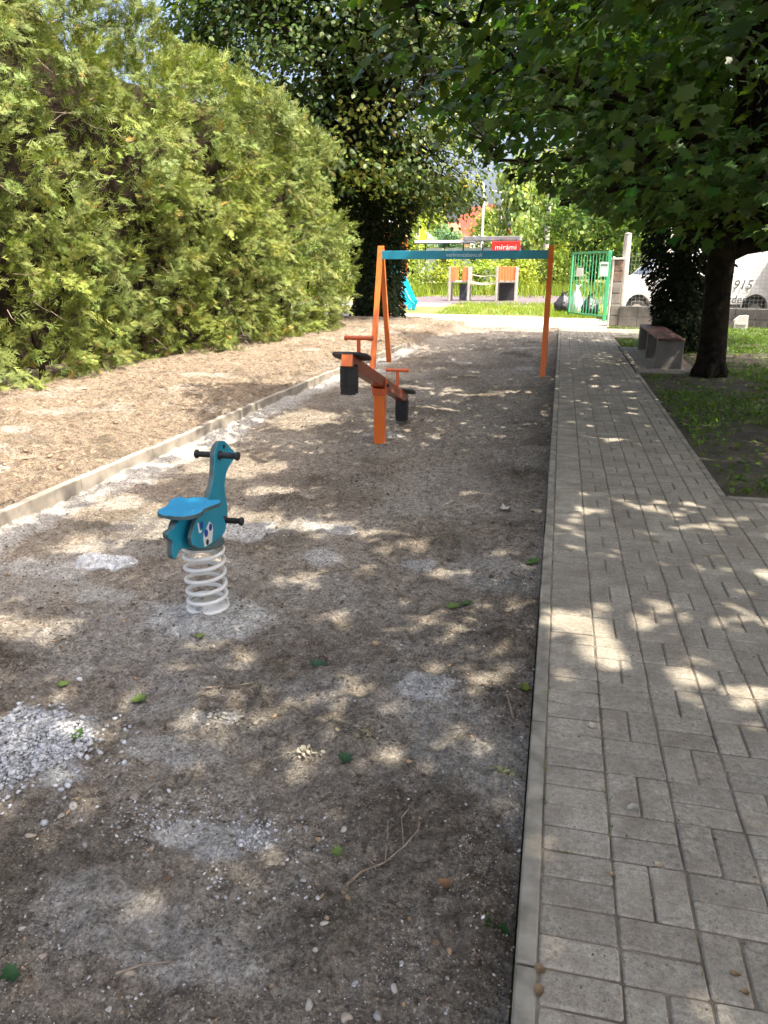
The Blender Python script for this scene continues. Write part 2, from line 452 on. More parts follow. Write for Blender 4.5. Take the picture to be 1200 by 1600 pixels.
def cloud(name, tmpl, P, D, Nn, S, col, mat, parent=None, kind=None, cvar=None):
    """leaves: P positions, D tip directions, Nn rough normals, S sizes, col (n,3)"""
    D = D / np.linalg.norm(D, axis=1, keepdims=True)
    X = np.cross(D, Nn); X /= np.linalg.norm(X, axis=1, keepdims=True) + 1e-9
    Z = np.cross(X, D)
    T, F = tmpl
    n = len(P); k = len(T)
    V = P[:, None, :] + S[:, None, None] * (T[None, :, 0, None] * X[:, None, :] + T[None, :, 1, None] * D[:, None, :] + T[None, :, 2, None] * Z[:, None, :])
    FF = (np.arange(n) * k)[:, None, None] + F[None]
    me = np_mesh(name, V.reshape(-1, 3), FF.reshape(-1, 3), False, np.repeat(col, k, axis=0))
    o = link(name, me, mat, parent)
    if kind: o['kind'] = kind
    return o

def colour_var(n, hue=.15, val=.3, brown=0.0, r=rng):
    v = 1 + r.normal(0, val, n); v = np.clip(v, .45, 1.8)
    h = r.normal(0, hue, n)
    c = np.stack([v * (1 + h), v, v * (1 - .5 * h)], 1)
    if brown:
        b = r.random(n) < brown
        c[b] = c[b] * np.array([1.9, 1.0, 1.1])
    return np.clip(c, .1, 3)

def rand_dirs(n, r=rng):
    d = r.normal(size=(n, 3)); return d / np.linalg.norm(d, axis=1, keepdims=True)

# where the sun reaches the ground through gaps in the crowns: (x, y, rx, ry)
GAPS = [(.26, 4.84, .16, .10), (.56, 5.05, .11, .08), (.85, 5.19, .16, .07), (.23, 5.29, .09, .06), (.95, 4.68, .13, .08), (.86, 4.98, .07, .05), (.45, 4.6, .10, .07),
        (.34, 3.2, .16, .14), (.12, 3.15, .13, .18), (.20, 2.88, .14, .12), (.35, 2.92, .10, .10), (.52, 2.75, .13, .13), (.75, 2.68, .14, .13), (.39, 2.1, .07, .05), (.60, 2.0, .10, .09),
        (.31, 1.76, .10, .07), (.12, 1.49, .07, .05), (1.13, 3.95, .16, .14), (.53, 7.18, .16, .08), (.65, 1.83, .05, .06), (.87, 2.84, .08, .08), (.33, 1.45, .10, .05), (.72, 3.3, .12, .1), (1.0, 3.3, .1, .1),
        (-.15, 2.62, .11, .10), (-.66, 2.43, .12, .08), (-.19, 2.36, .10, .07), (-2.4, 2.65, .25, .18), (-1.33, 1.25, .10, .07), (-1.12, 1.13, .08, .06), (-1.42, 2.70, .18, .07), (-.60, 1.05, .30, .07),
        (-2.65, 3.7, .22, .25), (-2.75, 4.3, .5, .3), (-2.3, 4.02, .3, .16), (-1.85, 3.6, .16, .16), (-1.9, 4.37, .34, .16), (-1.55, 4.2, .2, .14), (-1.25, 3.52, .13, .12), (-.77, 4.05, .13, .10), (-.5, 3.7, .12, .08),
        (-1.25, 4.4, .16, .10), (-1.8, 10.1, .7, .14), (-1.1, 9.8, .5, .12), (-.55, 10.1, .35, .12), (-2.7, 10.3, .3, .3), (-2.7, 7.8, .35, .5), (-2.5, 5.6, .45, .35), (-2.0, 5.0, .3, .15), (-.4, 2.92, .09, .07), (-.12, 2.97, .08, .08), (-.04, 3.46, .08, .1),
        (-1.3, 8.7, .35, .1), (.6, 10.5, .3, .1), (.5, 12.3, .25, .1)]

_r = random.Random(8)
GAPS += [(_r.uniform(.08, 1.3), _r.uniform(4.3, 5.5), _r.uniform(.05, .10), _r.uniform(.035, .06)) for _ in range(26)]
GAPS += [(_r.uniform(.08, 1.1), _r.uniform(1.4, 4.2), _r.uniform(.04, .08), _r.uniform(.04, .07)) for _ in range(14)]
GAPS += [(_r.uniform(.1, 1.1), _r.uniform(6, 12), _r.uniform(.06, .12), _r.uniform(.05, .08)) for _ in range(8)]

def lit_mask(P, bound=True, soft=.0):
    """True where a leaf at P would shade a spot that lies in the sun"""
    h = P[:, 2] + .03
    sx = P[:, 0] - KX * h; sy = P[:, 1] - KY * h
    m = np.zeros(len(P), bool)
    wob = .55 + .9 * fbm(sx, sy, .16, 3, 77)
    for gx, gy, rx, ry in GAPS:
        m |= ((sx - gx) / rx) ** 2 + ((sy - gy) / ry) ** 2 < wob ** 2
    if bound:
        edge = -3.15 - .9 * sm(6.6, 7.6, sy) * sm(9.6, 8.4, sy) + .9 * (fbm(sx, sy, 1.3, 3, 5) - .5) - .35 * sm(5.5, 7.5, sy) * sm(11, 9, sy)
        m |= (sx < edge) & (sy > 2.6) & (sy < 14)
        m |= (sy > 19.6 + 1.2 * (fbm(sx, sy, 1.1, 3, 9) - .5) - 2.2 * sm(-1.4, -3.4, sx))
    return m

# ================================================================== SETTING
# ground to the horizon
g = np.linspace(-1, 1, 61); g = np.sign(g) * np.abs(g) ** 2.2 * 600
gx, gy = np.meshgrid(g, g + 20)
gz = -.10 - .0 * gx
idx = np.arange(61 * 61).reshape(61, 61)
F = np.stack([idx[:-1, :-1], idx[:-1, 1:], idx[1:, 1:], idx[1:, :-1]], -1).reshape(-1, 4)
ground = link('ground', np_mesh('ground', np.stack([gx, gy, gz], -1).reshape(-1, 3), F), M['turf'])
tag(ground, kind='structure')

# ---- the bare soil bed with the strip beyond the kerb
def kerb_x(y):
    y = np.asarray(y, float)
    return np.where(y < 10.5, -3.37 + (y - 3) * .0155, -3.254 + (y - 10.5) * .066)

CEMENT = [(-1.56, 2.95, .33, .25, 1.0), (-1.62, 6.96, .24, .18, 1.0), (-1.75, 1.86, .30, .24, 1.0), (-.86, 1.62, .22, .09, .75), (-.395, 2.56, .14, .11, 1.0), (-2.42, 3.44, .2, .09, .8),
          (-1.90, 4.15, .28, .16, .9), (-1.36, 4.32, .18, .11, .8), (-1.22, 3.82, .13, .12, .8), (-.68, 3.84, .09, .08, .8), (-2.75, 3.3, .35, .16, .6), (-2.2, 3.05, .2, .1, .5),
          (-1.25, 1.95, .16, .07, .5), (-1.15, 2.18, .10, .04, .7), (-.55, 12.6, .25, .18, .6), (-1.6, 13.2, .22, .12, .7), (-.55, 16, .4, .2, .6), (-.2, 11.72, .18, .12, .8), (-2.84, 11.65, .25, .2, .7),
          (-1.05, 1.30, .30, .12, .35), (-.75, 1.25, .25, .1, .4), (-4.15, 4.5, .25, .16, .4), (-4.7, 5.6, .22, .1, .3), (-4.6, 9.2, .4, .2, .25), (-4.3, 12.8, .3, .2, .4)]
MOUNDS = [(-1.57, 3.0, .30, .016), (-1.62, 6.96, .24, .03), (-1.75, 1.86, .28, .035), (-.395, 2.56, .13, .028), (-1.75, 4.68, .13, .06), (-1.72, 5.3, .12, .03), (-1.4, 5.5, .12, .03), (-.13, 2.98, .09, .045), (-.08, 2.55, .07, .035), (-.10, 3.6, .10, .03)]
CLODS = [(-1.75, 4.68, .24, 1.0), (-1.72, 5.35, .30, .8), (-1.38, 5.52, .22, .8), (-1.45, 5.0, .4, .5), (-.13, 2.95, .14, .8), (-.08, 2.55, .12, .7), (-.12, 3.7, .16, .7), (-.15, 4.6, .22, .8), (-.2, 6, .3, .8), (-.25, 8, .35, .7), (-.2, 10, .3, .6), (-.1, 1.5, .22, .7), (-.25, 1.9, .3, .55), (-2.1, 2.5, .35, .6), (-1.2, 2.5, .45, .45), (-.7, 2.3, .3, .4), (-1.5, 1.4, .3, .5), (-2.2, 3.8, .2, .6)]

def soil_fields(x, y):
    kx = kerb_x(y)
    beyond = sm(-.02, .06, kx - x)                       # 1 left of the kerb
    inbed = 1 - beyond
    lowf = fbm(x, y, 1.1, 3, 3) - .5
    mid = fbm(x, y, .22, 4, 13) - .5
    fine = fbm(x, y, .055, 3, 23) - .5
    clod = np.zeros_like(x)
    for cx, cy, r, a in CLODS:
        clod = np.maximum(clod, a * np.exp(-(((x - cx) / r) ** 2 + ((y - cy) / r) ** 2)))
    clod = np.clip(clod * (.4 + 1.3 * fbm(x, y, .12, 3, 41)), 0, 1)
    rough = fbm(x, y, .7, 3, 55)
    clod = np.maximum(clod, sm(.55, .75, rough) * .55 * inbed)
    z = -.062 + .05 * lowf + .058 * mid + .026 * fine + .010 * (1 - np.abs(vn(x, y, .075, 27) - .5) * 4)
    ridge = np.abs(fbm(x, y, .10, 3, 61) - .5) * 2
    z = z + clod * (.034 * (1 - ridge) + .02 * fine)
    for cx, cy, r, h in MOUNDS:
        z = z + h * np.exp(-(((x - cx) / r) ** 2 + ((y - cy) / (r * .8)) ** 2) ** 1.5)
    # soil drawn up against the path kerb and the haunching of the left kerb
    z = z + .018 * np.exp(-((x + .03) / .12) ** 2) * (fbm(x, y, .5, 3, 71) - .35) * 2
    z = z + .05 * np.exp(-((x - kx - .06) / .14) ** 2) * inbed * fbm(x, y, .35, 3, 81)
    strip = .06 + .09 * sm(.1, 1.1, kx - x) * sm(.0, .6, fbm(x, y, 1.6, 3, 91) + .15) + .05 * mid + .03 * fine + .05 * lowf
    strip = strip + .06 * np.abs(fbm(x, y, .3, 4, 95, .65) - .5) * 2 + .03 * sm(.5, .7, fbm(x, y, .12, 3, 97))
    z = z * inbed + strip * beyond
    z = np.minimum(z, np.where(x > -.06, -.012, 9))
    # masks
    cem = np.zeros_like(x)
    for cx, cy, rx, ry, a in CEMENT:
        d = np.sqrt(((x - cx) / rx) ** 2 + ((y - cy) / ry) ** 2) + 1.1 * (fbm(x, y, .16, 4, 101) - .5)
        cem = np.maximum(cem, a * sm(1.05, .72, d))
    d = (x - kx) / .34 + .9 * (fbm(x, y, .3, 4, 111) - .5)
    cem = np.maximum(cem, .6 * sm(1.0, .55, d) * inbed * sm(16, 14.5, y))
    dusty = sm(.48, .64, fbm(x + 30, y, .55, 6, 121, .6)) * .28 * inbed * (1 - .65 * sm(3.5, 6, y))
    cem = np.maximum(cem, dusty)
    white = sm(.58, .74, fbm(x, y, .7, 6, 131, .65)) * .20 * beyond
    cem = np.maximum(cem, white)
    dark_near_path = .45 * np.exp(-((x + .05) / .33) ** 2) * inbed * (.4 + fbm(x, y, .3, 3, 141))
    moist = np.clip(np.maximum(clod, dark_near_path) + .34 * inbed * sm(.48, .66, fbm(x - 20, y, .8, 6, 151, .62)), 0, 1) * (1 - .8 * cem)
    moist = np.maximum(moist, .6 * beyond * sm(.62, .74, fbm(x, y, .35, 4, 161)))
    warm = np.clip(beyond + .5 * sm(-1.6, -2.8, x) * inbed * sm(.4, .6, fbm(x, y, .6, 3, 171)), 0, 1)
    return z, moist, cem, warm

xs = [0.0]
while xs[-1] > -9.5:
    x = xs[-1]
    st = .0145 if x > -2.3 else (.019 if x > -3.6 else .03 + (-x - 3.6) * .012)
    if abs(x + 3.3) < .25: st = .012
    xs.append(x - st)
xs = np.array(xs[::-1])
ys = [.35]
while ys[-1] < 21.2: ys.append(ys[-1] + max(.0115, .0062 * ys[-1]))
ys = np.array(ys)
GX, GY = np.meshgrid(xs, ys)
Z, mo, ce, wa = soil_fields(GX, GY)
ny, nx = GX.shape
idx = np.arange(nx * ny).reshape(ny, nx)
F = np.stack([idx[:-1, :-1], idx[:-1, 1:], idx[1:, 1:], idx[1:, :-1]], -1).reshape(-1, 4)
soil = link('soil_bed', np_mesh('soil_bed', np.stack([GX, GY, Z], -1).reshape(-1, 3), F, True, np.stack([mo, ce, wa], -1).reshape(-1, 3)), M['soil'])
tag(soil, kind='structure')

def soil_z(x, y):
    z = soil_fields(np.atleast_1d(np.asarray(x, float)), np.atleast_1d(np.asarray(y, float)))[0]
    return z

# ---- kerb along the planting strip: stones one metre long
kerb = empty('kerb', (0, 0, 0), kind='structure')
y = 2.6; i = 0
while y < 14.9:
    a = Vector((float(kerb_x(y)) - .03, y, 0)); y2 = min(y + 1.0, 14.95); b = Vector((float(kerb_x(y2)) - .03, y2, 0))
    dirv = (b - a).normalized(); nrm = Vector((dirv.y, -dirv.x, 0))
    mid = (a + b) / 2; L = (b - a).length - .008
    rotm = Matrix((nrm, dirv, Vector((0, 0, 1)))).transposed()
    dz = random.uniform(-.006, .006)
    MB().box((0, 0, 0), (.06, L, .30), rotm, .006).build('kerb_stone', M['kerb_new'], kerb, (mid.x + random.uniform(-.004, .004), mid.y, -.08 + dz))
    y = y2; i += 1

# ---- paved path
PC, PR = .19, .095
path = empty('path', (0, 0, 0), kind='structure')
base = MB()
base.box((1.75, 2.9, -.0702), (3.40, 5.1, .13))
base.box((.625, 13.2, -.0702), (1.15, 15.45, .13))
base.box((1.70, 14.05, -.0702), (.95, 4.0, .128))
base.box((1.95, 19.4, -.0707), (1.5, 2.6, .13))
base.build('path_bedding', M['joint'], path)

def paver_mesh(name, w, l, seed):
    r = random.Random(seed); b = .0045; h = .06
    ow, ol = w / 2, l / 2
    def ring(x, y, z, j): return [(-x + r.uniform(-j, j), -y + r.uniform(-j, j), z + r.uniform(-j, j) * .5), (x + r.uniform(-j, j), -y + r.uniform(-j, j), z), (x + r.uniform(-j, j), y + r.uniform(-j, j), z), (-x + r.uniform(-j, j), y + r.uniform(-j, j), z)]
    k = .022
    def oct_(x, y, z, j):
        p = [(-x + k * .25, -y), (x - k * .25, -y), (x, -y + k * .25), (x, y - k * .25), (x - k * .25, y), (-x + k * .25, y), (-x, y - k * .25), (-x, -y + k * .25)]
        return [(a + r.uniform(-j, j), c + r.uniform(-j, j), z + r.uniform(-j, j) * .4) for a, c in p]
    v = oct_(ow, ol, -h, 0) + oct_(ow, ol, -b, .0012) + oct_(ow - b, ol - b, 0, .0012)
    f = [tuple(range(16, 24))] + [(i, (i + 1) % 8, 8 + (i + 1) % 8, 8 + i) for i in range(8)] + [(8 + i, 8 + (i + 1) % 8, 16 + (i + 1) % 8, 16 + i) for i in range(8)]
    return v, f
variants = {}
for o_ in 'HV':
    variants[o_] = []
    for s in range(5):
        w, l = (PC - .0055, PR - .0055) if o_ == 'H' else (PR - .0055, PC - .0055)
        v, f = paver_mesh('paver', w, l, s * 7 + (o_ == 'V'))
        me = bpy.data.meshes.new('paver'); me.from_pydata(v, [], f); me.materials.append(M['paver'])
        variants[o_].append((me, np.array(v), f))
places = []
def lay(x0, ncol, y0, y1, first_h=True, off=0):
    for c in range(ncol):
        xc = x0 + (c + .5) * PC
        nblk = int(round((y1 - y0) / PC))
        for r_ in range(nblk):
            yb = y0 + r_ * PC
            horiz = (first_h and c == 0) or ((c + r_ + off) % 2 == 0)
            if horiz:
                for q in (0, 1): places.append(('H', xc, yb + (q + .5) * PR))
            else:
                for q in (-.5, .5): places.append(('V', xc + q * PR, yb + .5 * PC))
lay(.057, 6, .40, .40 + PC * 107)
lay(.057 + 6 * PC, 12, .40, .40 + PC * 26, False, 0)
lay(1.255, 4, 12.1, 12.1 + PC * 20, False)
lay(1.255, 7, 18.2, 18.2 + PC * 13, False)
def cam_dist(p): return (p[1] ** 2 + p[2] ** 2) ** .5
def in_view(p):
    x, y = p[1], p[2]
    co, si = math.cos(R(12.955)), math.sin(R(12.955))
    d = y * co - x * si; l = x * co + y * si
    dep = d * math.cos(R(18.39)) + 1.55 * math.sin(R(18.39))
    return d > 1.05 and l / dep < .54
places = [p for p in places if not (p[1] > 1.2 and 5.3 < p[2] < 5.45)]
vis = sorted([p for p in places if in_view(p)], key=cam_dist)
near = set(vis[:295])
VV = []; FF = []; nb = 0
for p in places:
    k = random.randrange(5); me, v, f = variants[p[0]][k]
    dz = max(-.0022, random.gauss(0, .0012)) + .003 * (float(vn(p[1], p[2], .7, 17)) - .4); tx, ty = random.gauss(0, .006), random.gauss(0, .006); rz = random.gauss(0, .008)
    if p in near:
        o = link('paver', me, None, path, (p[1] + random.gauss(0, .0009), p[2] + random.gauss(0, .0009), dz)); o.rotation_euler = (tx, ty, rz)
    else:
        rm = np.array(Euler((tx, ty, rz)).to_matrix())
        VV.append(v @ rm.T + np.array([p[1], p[2], dz])); FF += [[nb + i for i in q] for q in f]; nb += len(v)
me = bpy.data.meshes.new('pavers_far'); me.from_pydata(np.concatenate(VV).tolist(), [], FF)
tag(link('paving', me, M['paver'], path), kind='stuff')
def kerb_run(x, y0, y1, w=.05, top=.004):
    y = y0
    while y < y1 - .05:
        y2 = min(y + 1.0, y1)
        MB().box((0, 0, 0), (w, y2 - y - .006, .22), None, .005).build('kerb_stone', M['kerb'], path, (x + random.uniform(-.003, .003), (y + y2) / 2, top - .11 + random.uniform(-.004, .003)))
        y = y2
kerb_run(.029, .35, 20.6)
kerb_run(1.222, 5.46, 12.05)
for k in range(3):
    MB().box((0, 0, 0), (.99, .05, .2), None, .005).build('kerb_stone', M['kerb'], path, (1.75 + k, 5.43, -.1))
kerb_run(1.222, 16.0, 18.15)

# ---- right-hand lawn under the maples
lx = np.linspace(1.25, 16, 90); ly = np.concatenate([np.linspace(5.46, 21.6, 120)])
LX, LY = np.meshgrid(lx, ly)
LZ = -.035 + .09 * (fbm(LX, LY, 1.2, 4, 201) - .5) + .10 * sm(1.4, 4, LX) * (fbm(LX, LY, 3, 2, 205))
LZ = np.where(LX < 1.4, np.minimum(LZ, -.02), LZ)
pad = (LX < 2.2) & (LY > 12) & (LY < 16.1) | (LX < 2.75) & (LY > 18.0) & (LY < 20.8) | (LY < 5.6)
LZ = np.where(pad, -.06, LZ)
idx = np.arange(LX.size).reshape(LX.shape)
F = np.stack([idx[:-1, :-1], idx[:-1, 1:], idx[1:, 1:], idx[1:, :-1]], -1).reshape(-1, 4)
lawn = tag(link('lawn', np_mesh('lawn', np.stack([LX, LY, LZ], -1).reshape(-1, 3), F, True), M['lawn_soil']), kind='structure')
def lawn_z(x, y):
    z = -.035 + .09 * (fbm(x, y, 1.2, 4, 201) - .5) + .10 * sm(1.4, 4, x) * (fbm(x, y, 3, 2, 205))
    return z

# ---- beyond the bed: pale cross path, lawn strip, rubber floor, street
def sheet(name, pts, z, mat, sub=0):
    me = bpy.data.meshes.new(name); me.from_pydata([(x, y_, z) for x, y_ in pts], [], [tuple(range(len(pts)))])
    return tag(link(name, me, mat), kind='structure')
sheet('gravel_path', [(-40, 21.0), (-8, 20.8), (1.2, 20.9), (9, 21), (9, 26.2), (1.5, 26.0), (-1, 26.6), (-3.4, 27.2), (-40, 31.0)], -.088, M['gravel_path'])
sheet('footway', [(-40, 33.2), (-4.9, 32.4), (-4.9, 35.6), (-40, 36.5)], -.083, M['footway'])
sheet('rubber_surface', [(-7.0, 35.9), (-3, 34.6), (1.6, 36), (2.4, 40), (1, 46), (-5, 46), (-8.5, 42)], -.079, M['rubber_floor'])
sheet('street', [(-80, 55), (80, 51), (80, 58), (-80, 62)], -.08, M['asphalt'])

# ================================================================== THINGS
# ------------------------------------------------------------------ thuja hedge
hedge = empty('thuja_hedge', (-5.9, 9, 0), label='tall unclipped yellow-green thuja hedge along the left of the bare soil', cat='hedge')
HY0, HY1 = 2.2, 17.6
def hedge_front(y, z):
    b = -6.35 + (y - 7.17) * .122
    u = np.asarray(y)
    o = .75 * (fbm(u, z, 1.5, 3, 301) - .5) + .62 * (fbm(u, z, .55, 3, 311) - .5)
    o = o + .06 * np.sin(u * 2 * math.pi / 1.05 + 2 * fbm(u, z, 2, 2, 321))
    o = o + .30 * sm(.2, 1.6, z) - .25 * sm(2.2, 4.6, z) + .25 * sm(.9, .1, z) * (fbm(u, z, 1.2, 2, 331) - .3) * 2
    return b + o
def hedge_top(y): return 5.6 + .55 * (fbm(y, y * 0, 1.3, 3, 341) - .5) - .75 * sm(12.5, 18.5, y) - .85 * sm(8.6, 11.8, y)
th = [thuja_template(s) for s in range(4)]
nS = 122000
# density falls off with distance, as the sprays there are seen from further away
uy = rng.random(nS); yy = HY0 + (HY1 - HY0) * uy ** 1.25
tops = hedge_top(yy); part = rng.random(nS)
zz = np.where(part < .82, .03 + (tops - .03) * rng.random(nS), tops)
front = hedge_front(yy, zz)
hole = fbm(yy, zz * .8, .75, 3, 351)
depth = rng.exponential(.09, nS) + .55 * sm(.45, .28, hole)
depth = np.where(rng.random(nS) < .10, rng.uniform(.25, .95, nS), depth)
xx = front - depth
topm = part >= .82
xx = np.where(topm, hedge_front(yy, tops) - rng.random(nS) ** 1.6 * 1.7, xx)
zz = np.where(topm, tops + .25 * (fbm(xx * 1.0, yy, .5, 3, 361) - .5) - rng.exponential(.12, nS) + np.where(rng.random(nS) < .05, rng.random(nS) * .45, 0), zz)
keep = ~((~topm) & (hole < .40) & (rng.random(nS) < .35))
endm = (rng.random(nS) < .05) & ~topm
yy = np.where(endm, HY1 + .25 * rng.random(nS), yy); xx = np.where(endm, xx - rng.random(nS) * 1.5, xx)
Ph = np.stack([xx, yy, np.maximum(zz, .03)], 1)
Dh = np.stack([np.full(nS, .75), np.zeros(nS), rng.uniform(-.35, .75, nS)], 1) + rng.normal(0, .48, (nS, 3))
Dh[topm] = np.stack([rng.normal(.15, .3, topm.sum()), rng.normal(0, .35, topm.sum()), np.full(topm.sum(), .8)], 1)
Nh = rand_dirs(nS) + np.array([.35, -.35, .35])
Sh = rng.uniform(.10, .20, nS) * (1 + .02 * yy)
Ph[:, 0] -= np.where(topm, 0, .16)
# most sprays are gathered into plumes: side branchlets set along a common axis
npl = 3500; per = 27
sel = rng.permutation(np.where(keep)[0])[:npl * per]
pl = rng.choice(np.where(keep)[0], npl, replace=False)
ca = Ph[pl].copy(); tp_ = topm[pl]; ca[:, 0] += np.where(tp_, 0, .16)
axd = np.stack([rng.uniform(.4, .9, npl), rng.normal(-.1, .42, npl), rng.normal(.22, .5, npl)], 1)
axd[tp_] = np.stack([rng.normal(.15, .3, tp_.sum()), rng.normal(0, .35, tp_.sum()), rng.uniform(.6, 1., tp_.sum())], 1)
axd /= np.linalg.norm(axd, axis=1, keepdims=True)
plen = rng.uniform(.20, .52, npl); pn = rand_dirs(npl) * .7 + np.array([.3, -.5, .5])
pcol = np.clip(1 + rng.normal(0, .20, npl), .55, 1.5); phue = rng.normal(.02, .06, npl)
kk = np.repeat(np.arange(npl), per)[:len(sel)]
tt = rng.random(len(sel)) ** .8
sidev = np.cross(axd, pn); sidev /= np.linalg.norm(sidev, axis=1, keepdims=True)
sg_ = np.where(rng.random(len(sel)) < .5, -1., 1.)
Ph[sel] = ca[kk] - axd[kk] * .12 + axd[kk] * (tt * plen[kk])[:, None] + rng.normal(0, .022, (len(sel), 3)) + np.array([0, 0, -1.]) * (.10 * tt ** 2 * plen[kk])[:, None]
Ph[:, 2] = np.maximum(Ph[:, 2], .03)
Dh[sel] = axd[kk] + sidev[kk] * (sg_ * (.95 - .7 * tt))[:, None] + rng.normal(0, .2, (len(sel), 3)) - np.array([0, 0, .25])
Nh[sel] = pn[kk] + rng.normal(0, .28, (len(sel), 3))
Sh[sel] = rng.uniform(.065, .125, len(sel)) * (1.1 - .45 * tt) * (1 + .02 * yy[sel])
ch = colour_var(nS, .06, .14, .012)
tint = fbm(Ph[:, 1], Ph[:, 2], .8, 3, 371)
ch = ch * (.70 + .6 * tint)[:, None]
ch[sel] *= pcol[kk][:, None]; ch[sel, 0] *= 1 + phue[kk]
ch[:, 2] *= (.7 + .9 * fbm(Ph[:, 1] + 90, Ph[:, 2], .6, 2, 391))
dry = rng.random(npl) < .012
q_ = dry[kk]; ch[sel[q_]] *= np.array([1.35, 1.0, 1.2])
for s in range(4):
    q = keep & (np.arange(nS) % 4 == s)
    cloud('foliage', th[s], Ph[q] - np.array([-5.9, 9, 0]), Dh[q], Nh[q], Sh[q], ch[q], M['thuja'], hedge, 'stuff')
# solid inner core coloured near-black as painted shade, stems and bare twigs
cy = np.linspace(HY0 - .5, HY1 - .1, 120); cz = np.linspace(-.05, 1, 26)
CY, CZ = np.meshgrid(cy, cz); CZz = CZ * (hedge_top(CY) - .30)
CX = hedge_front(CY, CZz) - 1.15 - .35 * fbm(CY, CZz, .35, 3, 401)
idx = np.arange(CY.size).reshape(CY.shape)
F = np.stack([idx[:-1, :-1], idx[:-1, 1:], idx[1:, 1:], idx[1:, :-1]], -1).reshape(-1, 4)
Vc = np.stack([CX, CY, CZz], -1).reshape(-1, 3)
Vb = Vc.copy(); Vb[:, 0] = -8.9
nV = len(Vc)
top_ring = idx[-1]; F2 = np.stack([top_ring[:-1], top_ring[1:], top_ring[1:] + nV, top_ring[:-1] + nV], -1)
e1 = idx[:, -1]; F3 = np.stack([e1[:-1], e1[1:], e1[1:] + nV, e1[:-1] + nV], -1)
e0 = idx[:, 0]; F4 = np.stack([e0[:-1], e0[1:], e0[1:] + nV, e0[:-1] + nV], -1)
link('shade_core', np_mesh('shade_core', np.concatenate([Vc, Vb]) - np.array([-5.9, 9, 0]), np.concatenate([F, F + nV, F2, F3, F4])), M['hedge_wood_shade'], hedge)
for k in range(13):
    y_ = 2.8 + k * 1.1 + random.uniform(-.2, .2); x_ = float(hedge_front(y_, .3)) - .38
    MB().tube([(x_ + random.uniform(-.05, .05) + .02 * j, y_ + random.uniform(-.05, .05), -.05 + .45 * j) for j in range(5)], [.045, .04, .035, .03, .02], 6).build('stem', M['hedge_wood_shade'], hedge, (5.9, -9, 0))
mb = MB()
for k in range(150):
    y_ = random.uniform(4.5, 17.2); z_ = random.uniform(.15, 4); x_ = float(hedge_front(y_, z_)) - .18
    a = Vector((x_, y_, z_)); d = Vector((random.uniform(.25, .6), random.uniform(-.4, .4), random.uniform(-.35, .35))) * random.uniform(.35, .75)
    mb.tube([a, a + d * .5 + Vector((0, 0, random.uniform(-.04, .04))), a + d], [.007, .005, .002], 4)
tag(mb.build('bare_twigs', M['twig'], hedge, (5.9, -9, 0)), kind='stuff')

# ------------------------------------------------------------------ trees
def limb_path(a, b, sag=.0, wob=.15, n=6):
    a = Vector(a); b = Vector(b); L = (b - a).length; pts = []
    for i in range(n + 1):
        t = i / n; p = a.lerp(b, t)
        w = math.sin(math.pi * t)
        p += Vector((random.uniform(-1, 1), random.uniform(-1, 1), random.uniform(-.6, .6))) * wob * w * L * .12 + Vector((0, 0, sag * w * L))
        pts.append(p)
    return pts

